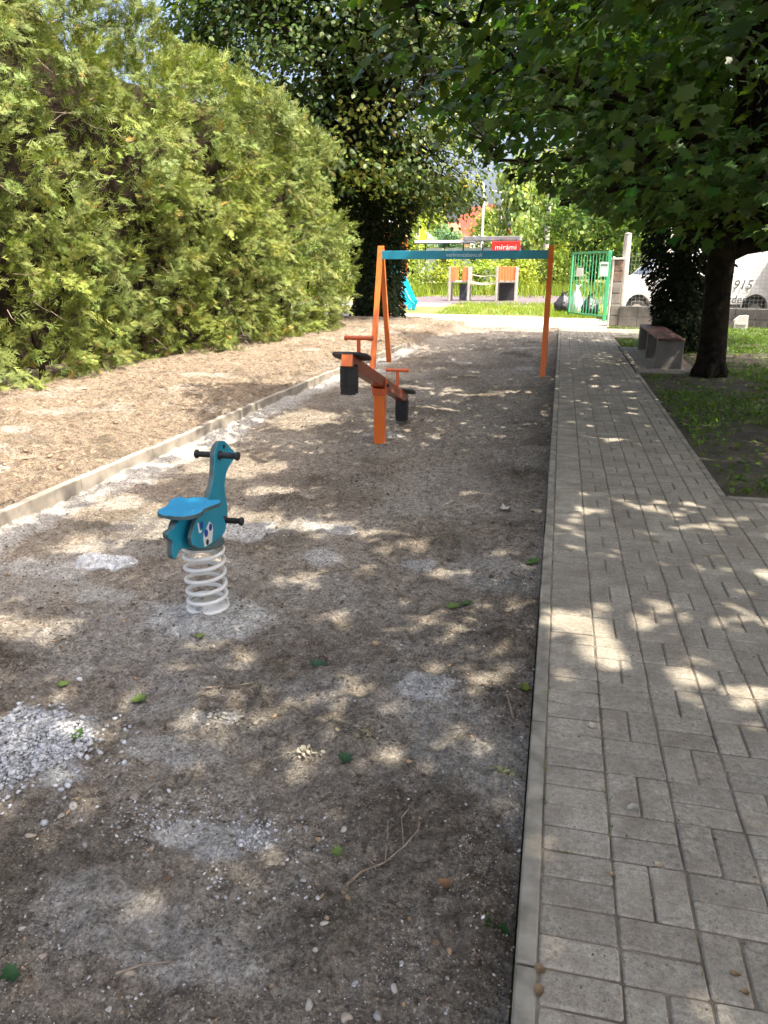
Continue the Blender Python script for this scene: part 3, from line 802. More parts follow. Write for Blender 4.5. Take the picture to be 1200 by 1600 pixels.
def crown_tree(name, label, base, R0, trunk_pts, trunk_r, tips, tmpl, nleaf, size, mat, cvar, droop=.4, pad=(.75, .38), filt=None, seed=1, extra=None, group=None, tint=None):
    """tips: array of pad centres (world).  Limbs run from the trunk to the pads, leaves fill each pad"""
    r = np.random.default_rng(seed); random.seed(seed)
    base = Vector(base)
    t = empty(name, base, label=label, cat='tree', group=group)
    mb = MB()
    pts = [Vector(p) - base for p in trunk_pts]
    mb.tube(pts, trunk_r, 14)
    # root flare
    for k in range(6):
        a = k * 1.047 + .3; d = Vector((math.cos(a), math.sin(a), 0))
        mb.tube([d * trunk_r[0] * .5 + Vector((0, 0, .28)), d * trunk_r[0] * 1.0 + Vector((0, 0, .06)), d * trunk_r[0] * 1.25 + Vector((0, 0, -.10))], [trunk_r[0] * .35, trunk_r[0] * .32, trunk_r[0] * .12], 7)
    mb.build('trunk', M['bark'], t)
    # limbs to a subset, branches from limbs to the others
    tp = [Vector(q) - base for q in tips]
    order = sorted(range(len(tp)), key=lambda i: random.random())
    nl = max(6, len(tp) // 9); limbs = []
    for i in order[:nl]:
        q = tp[i]; k = random.choice(range(max(1, len(pts) // 2), len(pts)))
        a = pts[k] if q.z > pts[k].z - 1.0 else pts[max(1, len(pts) // 2)]
        path_ = limb_path(a, q, .10, .6, 7); limbs.append(path_)
        r0 = min(trunk_r[0] * .38, .05 + .018 * (q - a).length)
        MB().tube(path_, [r0 * (1 - .85 * j / 7) for j in range(8)], 7).build('limb', M['bark'], t)
    bm_ = MB()
    for i in order[nl:]:
        q = tp[i]
        best = min(((p - q).length, p) for L in limbs for p in L[2:] if True) if limbs else (0, pts[-1])
        a = best[1]
        bm_.tube(limb_path(a, q, .06, .5, 4), [.022, .018, .014, .009, .004], 5)
        for _ in range(2):
            e = q + Vector((random.uniform(-.6, .6), random.uniform(-.6, .6), random.uniform(-.25, .25)))
            bm_.tube([q.lerp(a, .3), q.lerp(e, .4), e], [.009, .006, .002], 4)
    tag(bm_.build('branches', M['bark'], t), kind='stuff')
    tips = np.array(tips, float); n = nleaf
    w = np.ones(len(tips)) if extra is None else extra
    k = r.choice(len(tips), n, p=w / w.sum())
    off = r.normal(size=(n, 3)) * np.array([pad[0], pad[0], pad[1]]) * .55
    P = tips[k] + off
    out = P - np.array([R0[0], R0[1], P[:, 2].mean()]); out[:, 2] = 0; out /= np.linalg.norm(out, axis=1, keepdims=True) + 1e-6
    D = out * .8 + r.normal(0, .55, (n, 3)) + np.array([0, 0, -droop])
    Nn = out * .55 + r.normal(0, .38, (n, 3)) + np.array([0, 0, .9])
    S = r.uniform(size[0], size[1], n)
    c = colour_var(n, cvar[0], cvar[1], cvar[2], r)
    padv = 1 + r.normal(0, .16, len(tips)); c *= np.clip(padv, .6, 1.5)[k][:, None]
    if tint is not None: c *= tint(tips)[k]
    if filt is not None:
        m = filt(P); P, D, Nn, S, c = P[m], D[m], Nn[m], S[m], c[m]
    if tmpl is MAPLE_T:
        q = P[:, 1] < 7.8
        cloud('crown', MAPLE_S, P[~q] - np.array(base), D[~q], Nn[~q], S[~q], c[~q], mat, t, 'stuff')
        P, D, Nn, S, c = P[q], D[q], Nn[q], S[q], c[q]
    cloud('crown', tmpl, P - np.array(base), D, Nn, S, c, mat, t, 'stuff')
    return t

def dome_tips(cx, cy, Rr, zb, zt, n, seed, shell=.6, minr=0):
    """pad centres inside a dome: bottom zb(rho), top zt(rho)"""
    r = np.random.default_rng(seed); out = []
    while len(out) < n:
        a = r.uniform(0, 2 * math.pi); rho = math.sqrt(r.random())
        if rho < minr: continue
        lo, hi = zb(rho), zt(rho)
        u = r.random()
        z = lo + (hi - lo) * (u ** 1.8 if r.random() < shell else 1 - .35 * u)
        out.append((cx + Rr * rho * math.cos(a), cy + Rr * rho * math.sin(a), z + .3))
    return np.array(out)

tm = dome_tips(2.5, 9.4, 4.7, lambda p: 1.85 + 2.0 * p ** 4, lambda p: 7.6 - 3.6 * p ** 1.3, 330, 21)
tm = tm[~((tm[:, 1] < 8.2) & (tm[:, 2] < 2.15))]
maple = crown_tree('maple_tree', 'broad dark green maple with a thick bare trunk beside the bench', (2.27, 12.1, -.03), (2.5, 9.4),
    [(2.27, 12.1, -.15), (2.26, 12.08, .4), (2.22, 12.05, 1.2), (2.2, 12.0, 1.9), (2.3, 11.8, 2.8), (2.4, 11.4, 4.2), (2.5, 11.0, 6.0)], [.225, .198, .182, .19, .18, .14, .06],
    tm, MAPLE_T, 39000, (.08, .145), M['maple'], (.18, .28, 0), .55, (.85, .40), lambda P: ~lit_mask(P) & (P[:, 2] > 1.78 + .42 * np.maximum(0, .9 - P[:, 0]) + .085 * np.maximum(0, P[:, 1] - 8) * (P[:, 0] < 1.3)), 3)
# the low limb to the right
MB().tube([(0, 0, 1.75), (.25, -.05, 1.86), (.6, -.1, 1.90), (1.2, -.2, 2.1), (2.2, -.3, 2.8)], [.15, .13, .11, .09, .05], 9).build('limb', M['bark'], maple)

t2 = dome_tips(3.2, 1.2, 4.6, lambda p: 3.7 + .5 * p, lambda p: 8.5 - 3.0 * p, 170, 22)
crown_tree('maple_tree', 'maple standing to the right outside the picture, shading the near paving', (4.9, .6, -.05), (3.2, 1.2),
    [(4.9, .6, -.15), (4.88, .62, .8), (4.8, .7, 2.0), (4.5, .8, 3.4), (4.1, .9, 5.0), (3.7, 1.0, 6.5)], [.26, .22, .20, .17, .12, .05],
    t2, MAPLE_S, 18500, (.13, .19), M['maple'], (.12, .22, 0), .5, (.9, .45), lambda P: ~lit_mask(P) & ~((P[:, 1] > 3.0) & (P[:, 2] < 1.9 + .34 * P[:, 1])), 4)

t3 = dome_tips(2.5, 16.8, 3.5, lambda p: 2.9 + .9 * p ** 2, lambda p: 8.0 - 3.2 * p, 190, 23)
ivyt = crown_tree('ivy_clad_tree', 'tree wrapped in dark ivy from the ground up, behind the bench', (2.35, 15.6, -.03), (2.2, 16.6),
    [(2.35, 15.6, -.15), (2.3, 15.6, .7), (2.2, 15.65, 1.6), (2.15, 15.8, 2.6), (2.1, 16.0, 4.2), (2.2, 16.4, 6.0)], [.2, .17, .16, .14, .1, .04],
    t3, LINDEN_T, 15000, (.12, .18), M['maple'], (.12, .22, 0), .5, (.85, .42), lambda P: ~lit_mask(P) & (P[:, 0] > -1.0) & (P[:, 2] > 2.5 + .5 * np.maximum(0, .6 - P[:, 0])), 5)
nI = 9500
zi = rng.random(nI) * 3.1; ai = rng.random(nI) * 2 * math.pi
ri = (.38 + .36 * fbm(ai * .6, zi, .5, 3, 411)) * (1 - .15 * np.abs(zi - 1.5) / 1.5) * (1 + .65 * sm(1.0, 2.2, zi)) * (1 - .3 * rng.random(nI) ** 2)
Pi = np.stack([ri * np.cos(ai) - .05, ri * np.sin(ai), zi], 1)
Di = np.stack([np.cos(ai), np.sin(ai), np.full(nI, -.9)], 1) + rng.normal(0, .4, (nI, 3))
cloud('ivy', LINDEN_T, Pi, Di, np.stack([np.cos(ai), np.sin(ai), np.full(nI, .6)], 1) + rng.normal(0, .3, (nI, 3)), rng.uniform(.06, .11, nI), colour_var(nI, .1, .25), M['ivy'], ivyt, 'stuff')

tl = dome_tips(-6.5, 22.4, 4.5, lambda p: 2.75 + .9 * (1 - p), lambda p: 12.0 - 4.5 * p ** 2, 330, 24)
linden = crown_tree('linden_tree', 'big dark tree with leaves tinted pale as if sunlit behind the end of the hedge', (-5.4, 22.4, -.05), (-6.5, 22.4),
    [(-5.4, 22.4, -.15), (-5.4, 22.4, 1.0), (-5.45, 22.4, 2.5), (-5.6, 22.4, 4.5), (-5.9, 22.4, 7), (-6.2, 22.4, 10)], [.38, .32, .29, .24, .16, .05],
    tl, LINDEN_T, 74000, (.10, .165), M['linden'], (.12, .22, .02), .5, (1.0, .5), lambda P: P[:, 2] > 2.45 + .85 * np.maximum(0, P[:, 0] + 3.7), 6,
    tint=lambda q: np.where(((q[:, 0] > -5.6) & (q[:, 2] < 7.5) & (_hash(np.round(q[:, 0] * 37), np.round(q[:, 2] * 53), 7) < .30))[:, None], np.array([2.5, 2.2, 1.5]), np.array([.62, .78, .6])))  # sunlight painted in: some right-hand pads tinted pale, the rest darkened
nI = 14000
zi = rng.random(nI) * 5.2; ai = rng.random(nI) * 2 * math.pi
ri = (.55 + .5 * fbm(ai * .8, zi, .8, 3, 421)) * (1 - .3 * rng.random(nI) ** 2) * (1 + .75 * sm(1.8, 4.5, zi))
Pi = np.stack([ri * np.cos(ai) + .05, ri * np.sin(ai), zi], 1)
Di = np.stack([np.cos(ai), np.sin(ai), np.full(nI, -.8)], 1) + rng.normal(0, .45, (nI, 3))
cloud('ivy', LINDEN_T, Pi, Di, np.stack([np.cos(ai), np.sin(ai), np.full(nI, .6)], 1) + rng.normal(0, .3, (nI, 3)), rng.uniform(.08, .14, nI), colour_var(nI, .12, .3) * 1.5, M['ivy'], linden, 'stuff')

# ------------------------------------------------------------------ spring rider
SPX, SPY, SPZ = -1.58, 3.02, float(soil_z(-1.58, 3.02)[0]) + .003
sr = empty('spring_rider', (SPX, SPY, SPZ), label='teal goose-shaped spring rider on a white coil spring', cat='spring rider')
def pz(lst, f=1.58 / 1.50): return [(a * f - SPY, 1.55 + (b - 1.55) * f - SPZ) for a, b in lst]
prof = pz([(3.133, .776), (3.164, .756), (3.185, .734), (3.227, .710), (3.249, .689), (3.240, .665), (3.208, .655), (3.165, .640), (3.132, .618), (3.118, .592), (3.102, .553), (3.109, .507), (3.121, .459), (3.117, .416), (3.103, .376), (3.068, .362), (3.02, .356),
           (2.90, .357), (2.754, .380), (2.67, .410), (2.637, .417), (2.597, .389), (2.571, .407), (2.573, .441), (2.591, .477), (2.554, .496), (2.548, .520), (2.567, .526), (2.603, .523), (2.636, .538), (2.665, .541), (2.711, .541), (2.80, .541), (2.90, .541), (2.930, .556), (2.967, .592), (2.997, .634), (3.018, .703), (3.024, .743), (3.052, .773), (3.091, .781)])
def smooth_loop(p, it=1):
    for _ in range(it):
        q = []
        for i in range(len(p)):
            a, b = p[i], p[(i + 1) % len(p)]
            q += [(a[0] * .75 + b[0] * .25, a[1] * .75 + b[1] * .25), (a[0] * .25 + b[0] * .75, a[1] * .25 + b[1] * .75)]
        p = q
    return p
prof = smooth_loop(prof)
def panel(name, outline, th, frame, mat, edge, parent):
    me = bpy.data.meshes.new(name)
    mb = MB().prism(outline, th, frame); me = mb.mesh(name)
    me.materials.append(mat); me.materials.append(edge)
    for p in me.polygons:
        if len(p.vertices) == 4: p.material_index = 1
    o = bpy.data.objects.new(name, me); C.objects.link(o); o.parent = parent
    bv = o.modifiers.new('bevel', 'BEVEL'); bv.width = .002; bv.segments = 1; bv.limit_method = 'ANGLE'; bv.angle_limit = R(60)
    return o
body = panel('body_panel', prof, .026, ((0, 0, 0), (0, 1, 0), (0, 0, 1), (1, 0, 0)), M['teal_panel'], M['panel_edge'], sr)
seat_out = [(-.045, -.155), (.04, -.165), (.085, -.135), (.105, -.08), (.09, -.03), (.115, .03), (.125, .07), (.10, .115), (.055, .09), (.03, .125), (-.03, .125), (-.055, .09), (-.10, .115), (-.125, .07), (-.115, .03), (-.09, -.03), (-.105, -.08), (-.085, -.135)]
seatz = .512 - SPZ
panel('seat', smooth_loop(seat_out), .018, ((0, -.105, seatz), (1, 0, 0), (0, 1, 0), (0, 0, 1)), M['seat_blue'], M['panel_edge'], sr)
for sx, sy in ((-.055, -.09), (.055, -.09), (-.055, .03), (.055, .03)):
    MB().lathe([(0, .004), (.006, .004), (.009, 0)], 10, (sx, sy - .085, seatz + .0095)).build('bolt', M['seat_blue'], sr)
# side cheeks that carry the seat
cheek = smooth_loop([(-.22, .39), (-.12, .322), (.02, .300), (.13, .308), (.16, .345), (.13, .40), (.10, .485), (-.10, .485), (-.16, .47)])
for s in (-1, 1):
    panel('side_panel', [(a, b - SPZ) for a, b in cheek], .018, ((s * .052, -.02, 0), (0, 1, 0), (0, 0, 1), (1, 0, 0)), M['teal_panel'], M['panel_edge'], sr)
# sticker on the right cheek
fx = .052 + .0095
stk = MB().prism([(.02, .425), (.045, .405), (.052, .375), (.03, .318), (-.045, .322), (-.052, .36), (-.045, .385)], .0012, ((fx, -.06, -SPZ), (0, 1, 0), (0, 0, 1), (1, 0, 0))).build('sticker', M['white_sticker'], sr)
for (a, b, rr, m_) in ((-.022, .382, .017, 'blue_sticker'), (.026, .395, .016, 'blue_sticker'), (-.016, .336, .013, 'black_rubber')):
    MB().prism([(rr * math.cos(k * .524), rr * 1.1 * math.sin(k * .524)) for k in range(12)], .0012, ((fx + .0016, -.06 + a, b - SPZ), (0, 1, 0), (0, 0, 1), (1, 0, 0))).build('dot', M[m_], stk)
s2 = MB().prism([(-.03, .03), (-.022, -.02), (.0, -.024), (.006, -.016), (-.012, -.012), (-.02, .03)], .0012, ((fx, -.125, .425 - SPZ), (0, 1, 0), (0, 0, 1), (1, 0, 0))).build('sticker', M['white_sticker'], sr)
MB().prism([(.014 * math.cos(k * .524) + .008, .018 * math.sin(k * .524) + .008) for k in range(12)], .0012, ((fx + .0016, -.125, .425 - SPZ), (0, 1, 0), (0, 0, 1), (1, 0, 0))).build('dot', M['blue_sticker'], s2)
def grip(parent, y, z, L):
    mb = MB(); Mx = Matrix(((0, 0, 1), (0, 1, 0), (-1, 0, 0)))
    for s in (-1, 1):
        Ms = Matrix(((0, 0, s), (0, 1, 0), (-s, 0, 0)))
        mb2 = MB().lathe([(0, .012), (.023, .012), (.023, .020), (.0145, .022), (.0155, .03), (.0145, .04), (.0155, .05), (.0145, .06), (.0155, .07), (.0145, L - .016), (.0215, L - .014), (.0225, L - .004), (.018, L), (0, L)], 14, (0, y, z), Ms)
        mb2.build('hand_grip' if z > .5 else 'foot_rest', M['black_rubber'], parent)
hy, hz = 3.072 * 1.0533 - SPY, 1.55 + (.721 - 1.55) * 1.0533 - SPZ
grip(sr, hy, hz, .115)
grip(sr, 3.07 * 1.0533 - SPY, 1.55 + (.404 - 1.55) * 1.0533 - SPZ, .115)
# eye on both sides of the head
for s in (-1, 1):
    MB().prism([(.011 * math.cos(k * .7), .011 * math.sin(k * .7)) for k in range(9)], .002, ((s * .0142, hy + .055, hz + .03), (0, 1, 0), (0, 0, 1), (1, 0, 0))).build('eye', M['black_rubber'], sr)
bz = .300 - SPZ
MB().lathe([(0, .012), (.098, .012), (.10, .008), (.10, -.004), (0, -.004)], 28, (0, 0, bz)).build('mounting_plate', M['panel_edge'], sr)
coil = []
turns, n_ = 5.6, 170
for k in range(n_ + 1):
    t = k / n_; a = t * turns * 2 * math.pi + .6
    # end coils lie flat
    zt_ = sm(0, 1, np.array([t]))[0] * .35 + t * .65
    coil.append((.092 * math.cos(a), .092 * math.sin(a), .022 + (bz - .036) * zt_))
MB().tube(coil, .0105, 9).build('coil_spring', M['spring'], sr)
MB().lathe([(0, .016), (.03, .016), (.034, .010), (.094, .010), (.104, .007), (.104, -.006), (.098, -.010), (0, -.010)], 28).build('base_plate', M['spring'], sr)
for a in (.4, 2.5, 4.6):
    MB().box((.075 * math.cos(a), .075 * math.sin(a), .018), (.03, .02, .02), Matrix.Rotation(a, 3, 'Z'), .003).build('clamp', M['bolt'], sr)

# ------------------------------------------------------------------ seesaw
SSZ = float(soil_z(-1.58, 6.70)[0])
ss = empty('seesaw', (-1.58, 6.70, SSZ), label='orange seesaw with black tyre bumpers, its near end up', cat='seesaw')
th_ = math.atan2(.33, 1.11); Lh = 1.16
ax = Vector((0, -math.cos(th_), math.sin(th_))); nr = Vector((0, math.sin(th_), math.cos(th_)))
pv = Vector((0, 0, .53 - SSZ))
Mb_ = Matrix((Vector((1, 0, 0)), ax, nr)).transposed()
MB().box((0, 0, (.47 - SSZ) / 2 - .06), (.10, .10, .47 - SSZ + .1), None, .006).build('post', M['orange'], ss)
MB().box((0, 0, .445 - SSZ), (.118, .118, .07), None, .004).box((-.06, 0, .50 - SSZ), (.008, .10, .12)).box((.06, 0, .50 - SSZ), (.008, .10, .12)).build('pivot_bracket', M['orange_dark'], ss)
MB().tube([(-.085, 0, .50 - SSZ), (.085, 0, .50 - SSZ)], .014, 10).build('pivot_bolt', M['black_rubber'], ss)
MB().box(pv, (.092, 2 * Lh, .10), Mb_, .006).build('beam', M['seesaw_beam'], ss)
for e, mcap in ((1, 'orange'), (-1, 'orange')):
    endp = pv + ax * (Lh + .003) * e
    MB().box(endp, (.088, .006, .096), Mb_, .002).build('end_cap', M[mcap], ss)
    c = pv + ax * (Lh - .14) * e + nr * .054
    st = MB()
    st.prism(smooth_loop([(-.13, -.14), (.13, -.14), (.15, .0), (.13, .13), (.05, .15), (-.05, .15), (-.13, .13), (-.15, 0)]), .018, (c, (1, 0, 0), ax * e, nr))
    st.build('seat', M['black_rubber'], ss)
    hb = pv + ax * (Lh - .36) * e + nr * .05
    MB().tube([hb, hb + Vector((0, 0, .19))], .016, 10).tube([hb + Vector((-.115, 0, .19)), hb + Vector((.115, 0, .19))], .017, 10).tube([hb + Vector((-.118, 0, .19)), hb + Vector((-.09, 0, .19))], .021, 10).tube([hb + Vector((.09, 0, .19)), hb + Vector((.118, 0, .19))], .021, 10).build('handle', M['orange_dark'], ss)
    # cut tyre block hanging under the beam end, tread outward
    tc = pv + ax * (Lh - .075) * e - nr * .04
    ty = MB().prism(smooth_loop([(-.062, .03), (.062, .03), (.064, -.06), (.064, -.18), (.05, -.215), (-.05, -.215), (-.064, -.18), (-.064, -.06)]), .085, (tc, (1, 0, 0), (0, 0, 1), (0, 1, 0)))
    for k in range(6):
        for sx in (-.036, .036):
            ty.box(tc + Vector((sx, -.0445, -.03 - .034 * k)), (.048, .008, .022))
            ty.box(tc + Vector((sx, .0445, -.03 - .034 * k)), (.048, .008, .022))
    ty.build('tyre_bumper', M['black_rubber'], ss)

# ------------------------------------------------------------------ swing frame
sw = empty('swing_frame', (-1.54, 12.3, -.05), label='orange A-frame swing stand with teal crossbeam and no swings', cat='swing frame')
for sx, xw in ((-1, -2.88), (1, -.195)):
    X = xw + 1.54
    for yb in (-.64, .64):
        MB().bar((X, yb, -.1), (X, yb * .045, 1.90), .078, .078, (0, 1, 0), .005).build('leg', M['orange'], sw)
    MB().box((X, 0, 1.845), (.092, .16, .02), None, .004).build('leg_cap', M['orange_dark'], sw)
    MB().box((X - sx * .045, -.052, 1.77), (.02, .03, .15)).build('bracket', M['orange_dark'], sw)
MB().box((.0, -.058, 1.77), (2.64, .07, .128), None, .004).build('crossbeam', M['teal'], sw)
text_mesh('lettering', 'verimevzabavu.sk', .088, M['letter_pale'], sw, (.02, -.0945, 1.768), (R(90), 0, 0), width=.57)
for x_ in (-.93, -.30, .15, .78):
    h = MB().box((x_, -.058, 1.70), (.085, .08, .012)).tube([(x_ - .025, -.058, 1.70), (x_ - .022, -.058, 1.675), (x_, -.058, 1.662), (x_ + .022, -.058, 1.675), (x_ + .025, -.058, 1.70)], .009, 7)
    h.build('swing_hanger', M['stone_brown'], sw)
for (a, b) in ((-2.88, 11.66), (-.195, 11.66)):
    pass

# ------------------------------------------------------------------ bench
be = empty('bench', (1.74, 14.1, 0), label='low bench with brown board seat on grey concrete supports', cat='bench')
for k in range(3):
    MB().box((-.135 + .135 * k, 0, .455), (.128, 3.1, .035), None, .005).build('seat_board', M['wood_dark'], be)
for y_ in (-1.44, 0, 1.44):
    MB().box((0, y_, .20), (.40, .13, .47), None, .01).build('support', M['concrete_old'], be)
MB().box((.06, 0, .25), (.05, 2.76, .34), None, .005).build('back_panel', M['concrete_old'], be)

# ------------------------------------------------------------------ fence side: gate, pillar, low wall, mesh fence, posts
gate = empty('garden_gate', (.28, 27.0, -.09), math.atan2(-2.1, 1.12), label='open green steel gate of thin upright bars', cat='gate')
GL = 2.35
fr = MB().box((.03, 0, 1.05), (.06, .05, 2.08)).box((GL - .03, 0, 1.05), (.06, .05, 2.08)).box((GL / 2, 0, 2.06), (GL - .12, .05, .06)).box((GL / 2, 0, .14), (GL - .12, .05, .05))
fr.build('frame', M['green_paint'], gate)
for k in range(11):
    MB().box((.03 + (k + 1) * (GL - .06) / 12, 0, 1.1), (.017, .017, 1.86)).build('bar', M['green_paint'], gate)
MB().box((.62, -.035, 1.46), (.42, .006, .27)).build('notice', M['paper'], gate)
gp = empty('gate_post', (1.36, 24.7, -.09), label='thick green steel gate post beside the stone pillar', cat='post')
MB().box((0, 0, 1.03), (.11, .11, 2.12), None, .01).build('post', M['green_paint'], gp)
MB().box((-.14, .02, 1.55), (.26, .16, .42), None, .01).build('letter_box', M['pale_green'], gp)
MB().box((-.14, -.065, 1.68), (.2, .006, .03)).build('slot', M['dark_plastic'], gp)

pil = empty('gate_pillar', (1.50, 22.9, -.09), label='grey concrete and rough stone gate pillar at the end of the low wall', cat='pillar')
MB().box((-.13, 0, .95), (.05, .34, 1.90), None, .01).build('side_slab', M['concrete_light'], pil)
for k in range(6):
    MB().box((.02 + random.uniform(-.006, .006), random.uniform(-.01, .01), .16 + .30 * k), (.25, .33, .292), None, .02).build('stone', M['stone_brown' if k > 3 else 'concrete_old'], pil)
MB().box((-.01, 0, 1.84), (.32, .40, .05), None, .01).build('cap', M['concrete_light'], pil)

wall_a = Vector((1.66, 22.75, 0)); wall_b = Vector((8.6, 21.2, 0))
wd = (wall_b - wall_a); wl = wd.length; wz = math.atan2(wd.y, wd.x)
wall = empty('low_wall', (wall_a.x, wall_a.y, -.09), wz, label='low grey concrete block wall carrying the wire mesh fence', cat='wall')
k = 0; x_ = 0
while x_ < wl:
    for row in range(2):
        MB().box((x_ + .25 + (.0 if row else 0), random.uniform(-.004, .004), .145 + .285 * row), (.49, .22, .275), None, .008).build('block', M['block_grey'], wall)
    x_ += .5
mf = empty('mesh_fence', (wall_a.x, wall_a.y, .50), wz, label='zinc wire mesh fence above the low block wall', cat='fence')
mesh = MB()
for i in range(int(wl / .10)):
    if i * .10 < 5.0: mesh.box((i * .10, 0, .70), (.006, .006, 1.40))
for j in range(15):
    mesh.box((2.5, .0065, j * .10), (5.0, .006, .006))
tag(mesh.build('wire', M['wire'], mf), kind='stuff')
for k, (x_, h_, lean, lab) in enumerate(((.05, 2.5, .0, 'pale round concrete pole behind the stone gate pillar'), (1.15, 2.7, .0, 'pale concrete pole rising above the bonnet of the white van'), (3.75, 2.3, .06, 'leaning grey concrete post right of the thick trunk'))):
    p = wall_a + wd.normalized() * x_
    po = empty('fence_post', (p.x, p.y + (.30 if k < 2 else -.5), -.09), label=lab, cat='post')
    MB().tube([(0, 0, 0), (lean * h_ * .5, 0, h_ / 2), (lean * h_, 0, h_)], [.12, .11, .10] if k < 2 else [.085, .085, .08], 12 if k < 2 else 4, True, k < 2).build('shaft', M['concrete_light' if k < 2 else 'concrete_old'], po)
    MB().lathe([(0, .03), (.07, .02), (.112 if k < 2 else .08, 0), (0, -.01)], 12, (lean * h_, 0, h_)).build('cap', M['concrete_light'], po)
for (x_, y_, w_, h_, lab, mt) in ((3.3, 20.9, .55, .62, 'upright grey concrete slab left of the thick trunk', 'concrete_old'), (4.50, 20.9, .34, .42, 'pale concrete block right of the thick trunk under the van', 'concrete_light'), (5.35, 19.8, .8, .6, 'dark grey tilted concrete slab at the right edge of the picture', 'concrete_old')):
    sl = empty('concrete_slab', (x_, y_, -.05), random.uniform(-.2, .2), label=lab, cat='concrete slab')
    MB().prism([(-w_ / 2, 0), (w_ / 2, 0), (w_ / 2 - .02, h_), (-w_ / 2 + .12, h_ * .97), (-w_ / 2, h_ * .7)], .14, ((0, 0, 0), (1, 0, 0), (0, 0, 1), (0, 1, 0))).build('slab', M[mt], sl)
    MB().box((0, -.078, h_ * .5), (w_ * .7, .02, .05)).build('rib', M[mt], sl)

garage = empty('outbuilding', (8.6, 24.0, -.09), label='cream rendered outbuilding at the right edge behind the fence', cat='building')
MB().box((0, 0, 1.4), (3.6, 5, 2.8)).build('wall', M['cream_wall'], garage)
MB().box((0, 0, 2.87), (3.9, 5.3, .14), None, .02).build('roof', M['grey_roof'], garage)
MB().box((-1.0, -2.52, 1.0), (.9, .06, 2.0), None, .01).build('door', M['wood_dark'], garage)

# ------------------------------------------------------------------ van
van = empty('van', (1.72, 25.0, -.09), R(10), label='white van with dark lettering parked behind the mesh fence', cat='van')
def arc(cx, cz, r, a0, a1, n=9): return [(cx + r * math.cos(R(a0 + (a1 - a0) * i / n)), cz + r * math.sin(R(a0 + (a1 - a0) * i / n))) for i in range(n + 1)]
side = [(.02, .40), (.0, .62), (.03, .86), (.10, 1.02), (.25, 1.16), (.50, 1.28), (.86, 1.38), (1.20, 1.72), (1.55, 2.03), (1.80, 2.14), (2.3, 2.20), (5.0, 2.20), (5.18, 2.12), (5.24, 1.4), (5.26, .45), (4.62, .40)] + arc(4.22, .42, .40, 0, 180) + [(1.02, .38)] + arc(.62, .42, .40, 0, 180) + [(.18, .36)]
mb = MB(); Wd = 1.9
ns = len(side)
def inset(p, k):
    cx, cz = 2.6, 1.1
    return (cx + (p[0] - cx) * k, cz + (p[1] - cz) * k)
rings = []
for yy_, k in ((0.06, .985), (0, 1.0), (Wd, 1.0), (Wd + .0 + .06 * 0 + .0, .985)):
    rings.append([(inset(p, k)[0], yy_ + (.10 * max(0, p[1] - 1.15) if yy_ < 1 else -.10 * max(0, p[1] - 1.15)), inset(p, k)[1]) for p in side])
rings[0] = [(inset(p, .985)[0], -.03 + .10 * max(0, p[1] - 1.15), inset(p, .985)[1]) for p in side]
rings[3] = [(inset(p, .985)[0], Wd + .03 - .10 * max(0, p[1] - 1.15), inset(p, .985)[1]) for p in side]
vs = [v for r_ in rings for v in r_]
fs = [tuple(range(ns)), tuple(range(4 * ns - 1, 3 * ns - 1, -1))]
for a in range(3):
    for i in range(ns): fs.append((a * ns + i, a * ns + (i + 1) % ns, (a + 1) * ns + (i + 1) % ns, (a + 1) * ns + i))
mb.add(vs, fs); mb.build('body', M['van_white'], van)
def vanpanel(name, outline, mat, off=-.034, th=.012):
    return MB().prism([(a, b) for a, b in outline], th, ((0, off, 0), (1, 0, 0), (0, .10, 1), (0, 1, 0))).build(name, M[mat], van)
def vside(outline, name, mat, y0=-.036):
    vs = [(a, y0 + .10 * max(0, b - 1.15), b) for a, b in outline]; vs2 = [(a, y + .012, b) for a, y, b in vs]; n = len(vs)
    return MB().add(vs + vs2, [tuple(range(n)), tuple(range(2 * n - 1, n - 1, -1))] + [(i, n + i, n + (i + 1) % n, (i + 1) % n) for i in range(n)]).build(name, M[mat], van)
vside([(1.12, 1.42), (2.02, 1.42), (2.02, 1.95), (1.66, 1.95), (1.30, 1.66)], 'side_window', 'glass')
vside([(2.07, .55), (2.085, .55), (2.085, 1.98), (2.07, 1.98)], 'door_seam', 'dark_plastic')
vside([(1.04, .55), (1.055, .55), (1.10, 1.36), (1.085, 1.36)], 'door_seam', 'dark_plastic')
vside([(3.35, .55), (3.365, .55), (3.365, 1.98), (3.35, 1.98)], 'door_seam', 'dark_plastic')
vside([(.03, .78), (.28, .84), (.34, 1.02), (.28, 1.06), (.10, .98)], 'headlight', 'lamp_glass')
vside([(-.01, .36), (.20, .36), (.27, .60), (.22, .76), (.0, .74)], 'bumper', 'dark_plastic')
vside([(1.75, 1.18), (1.92, 1.18), (1.92, 1.22), (1.75, 1.22)], 'door_handle', 'dark_plastic')
vside([(1.06, .42), (3.78, .42), (3.78, .52), (1.06, .52)], 'sill_strip', 'dark_plastic')
MB().prism([(.90, 1.41), (1.22, 1.71), (1.53, 1.98)][0:0] or [(-.78, 0), (.78, 0), (.66, .86), (-.66, .86)], .02, ((.88, Wd / 2, 1.405), (0, 1, 0), (.74, 0, .68), (-.68, 0, .74))).build('windscreen', M['glass'], van)
MB().box((2.65, Wd / 2, .62), (4.7, 1.42, .62)).build('underbody', M['dark_plastic'], van)
MB().box((1.42, -.16, 1.50), (.10, .16, .24), None, .03).box((1.42, -.05, 1.42), (.05, .14, .04)).build('mirror', M['dark_plastic'], van)
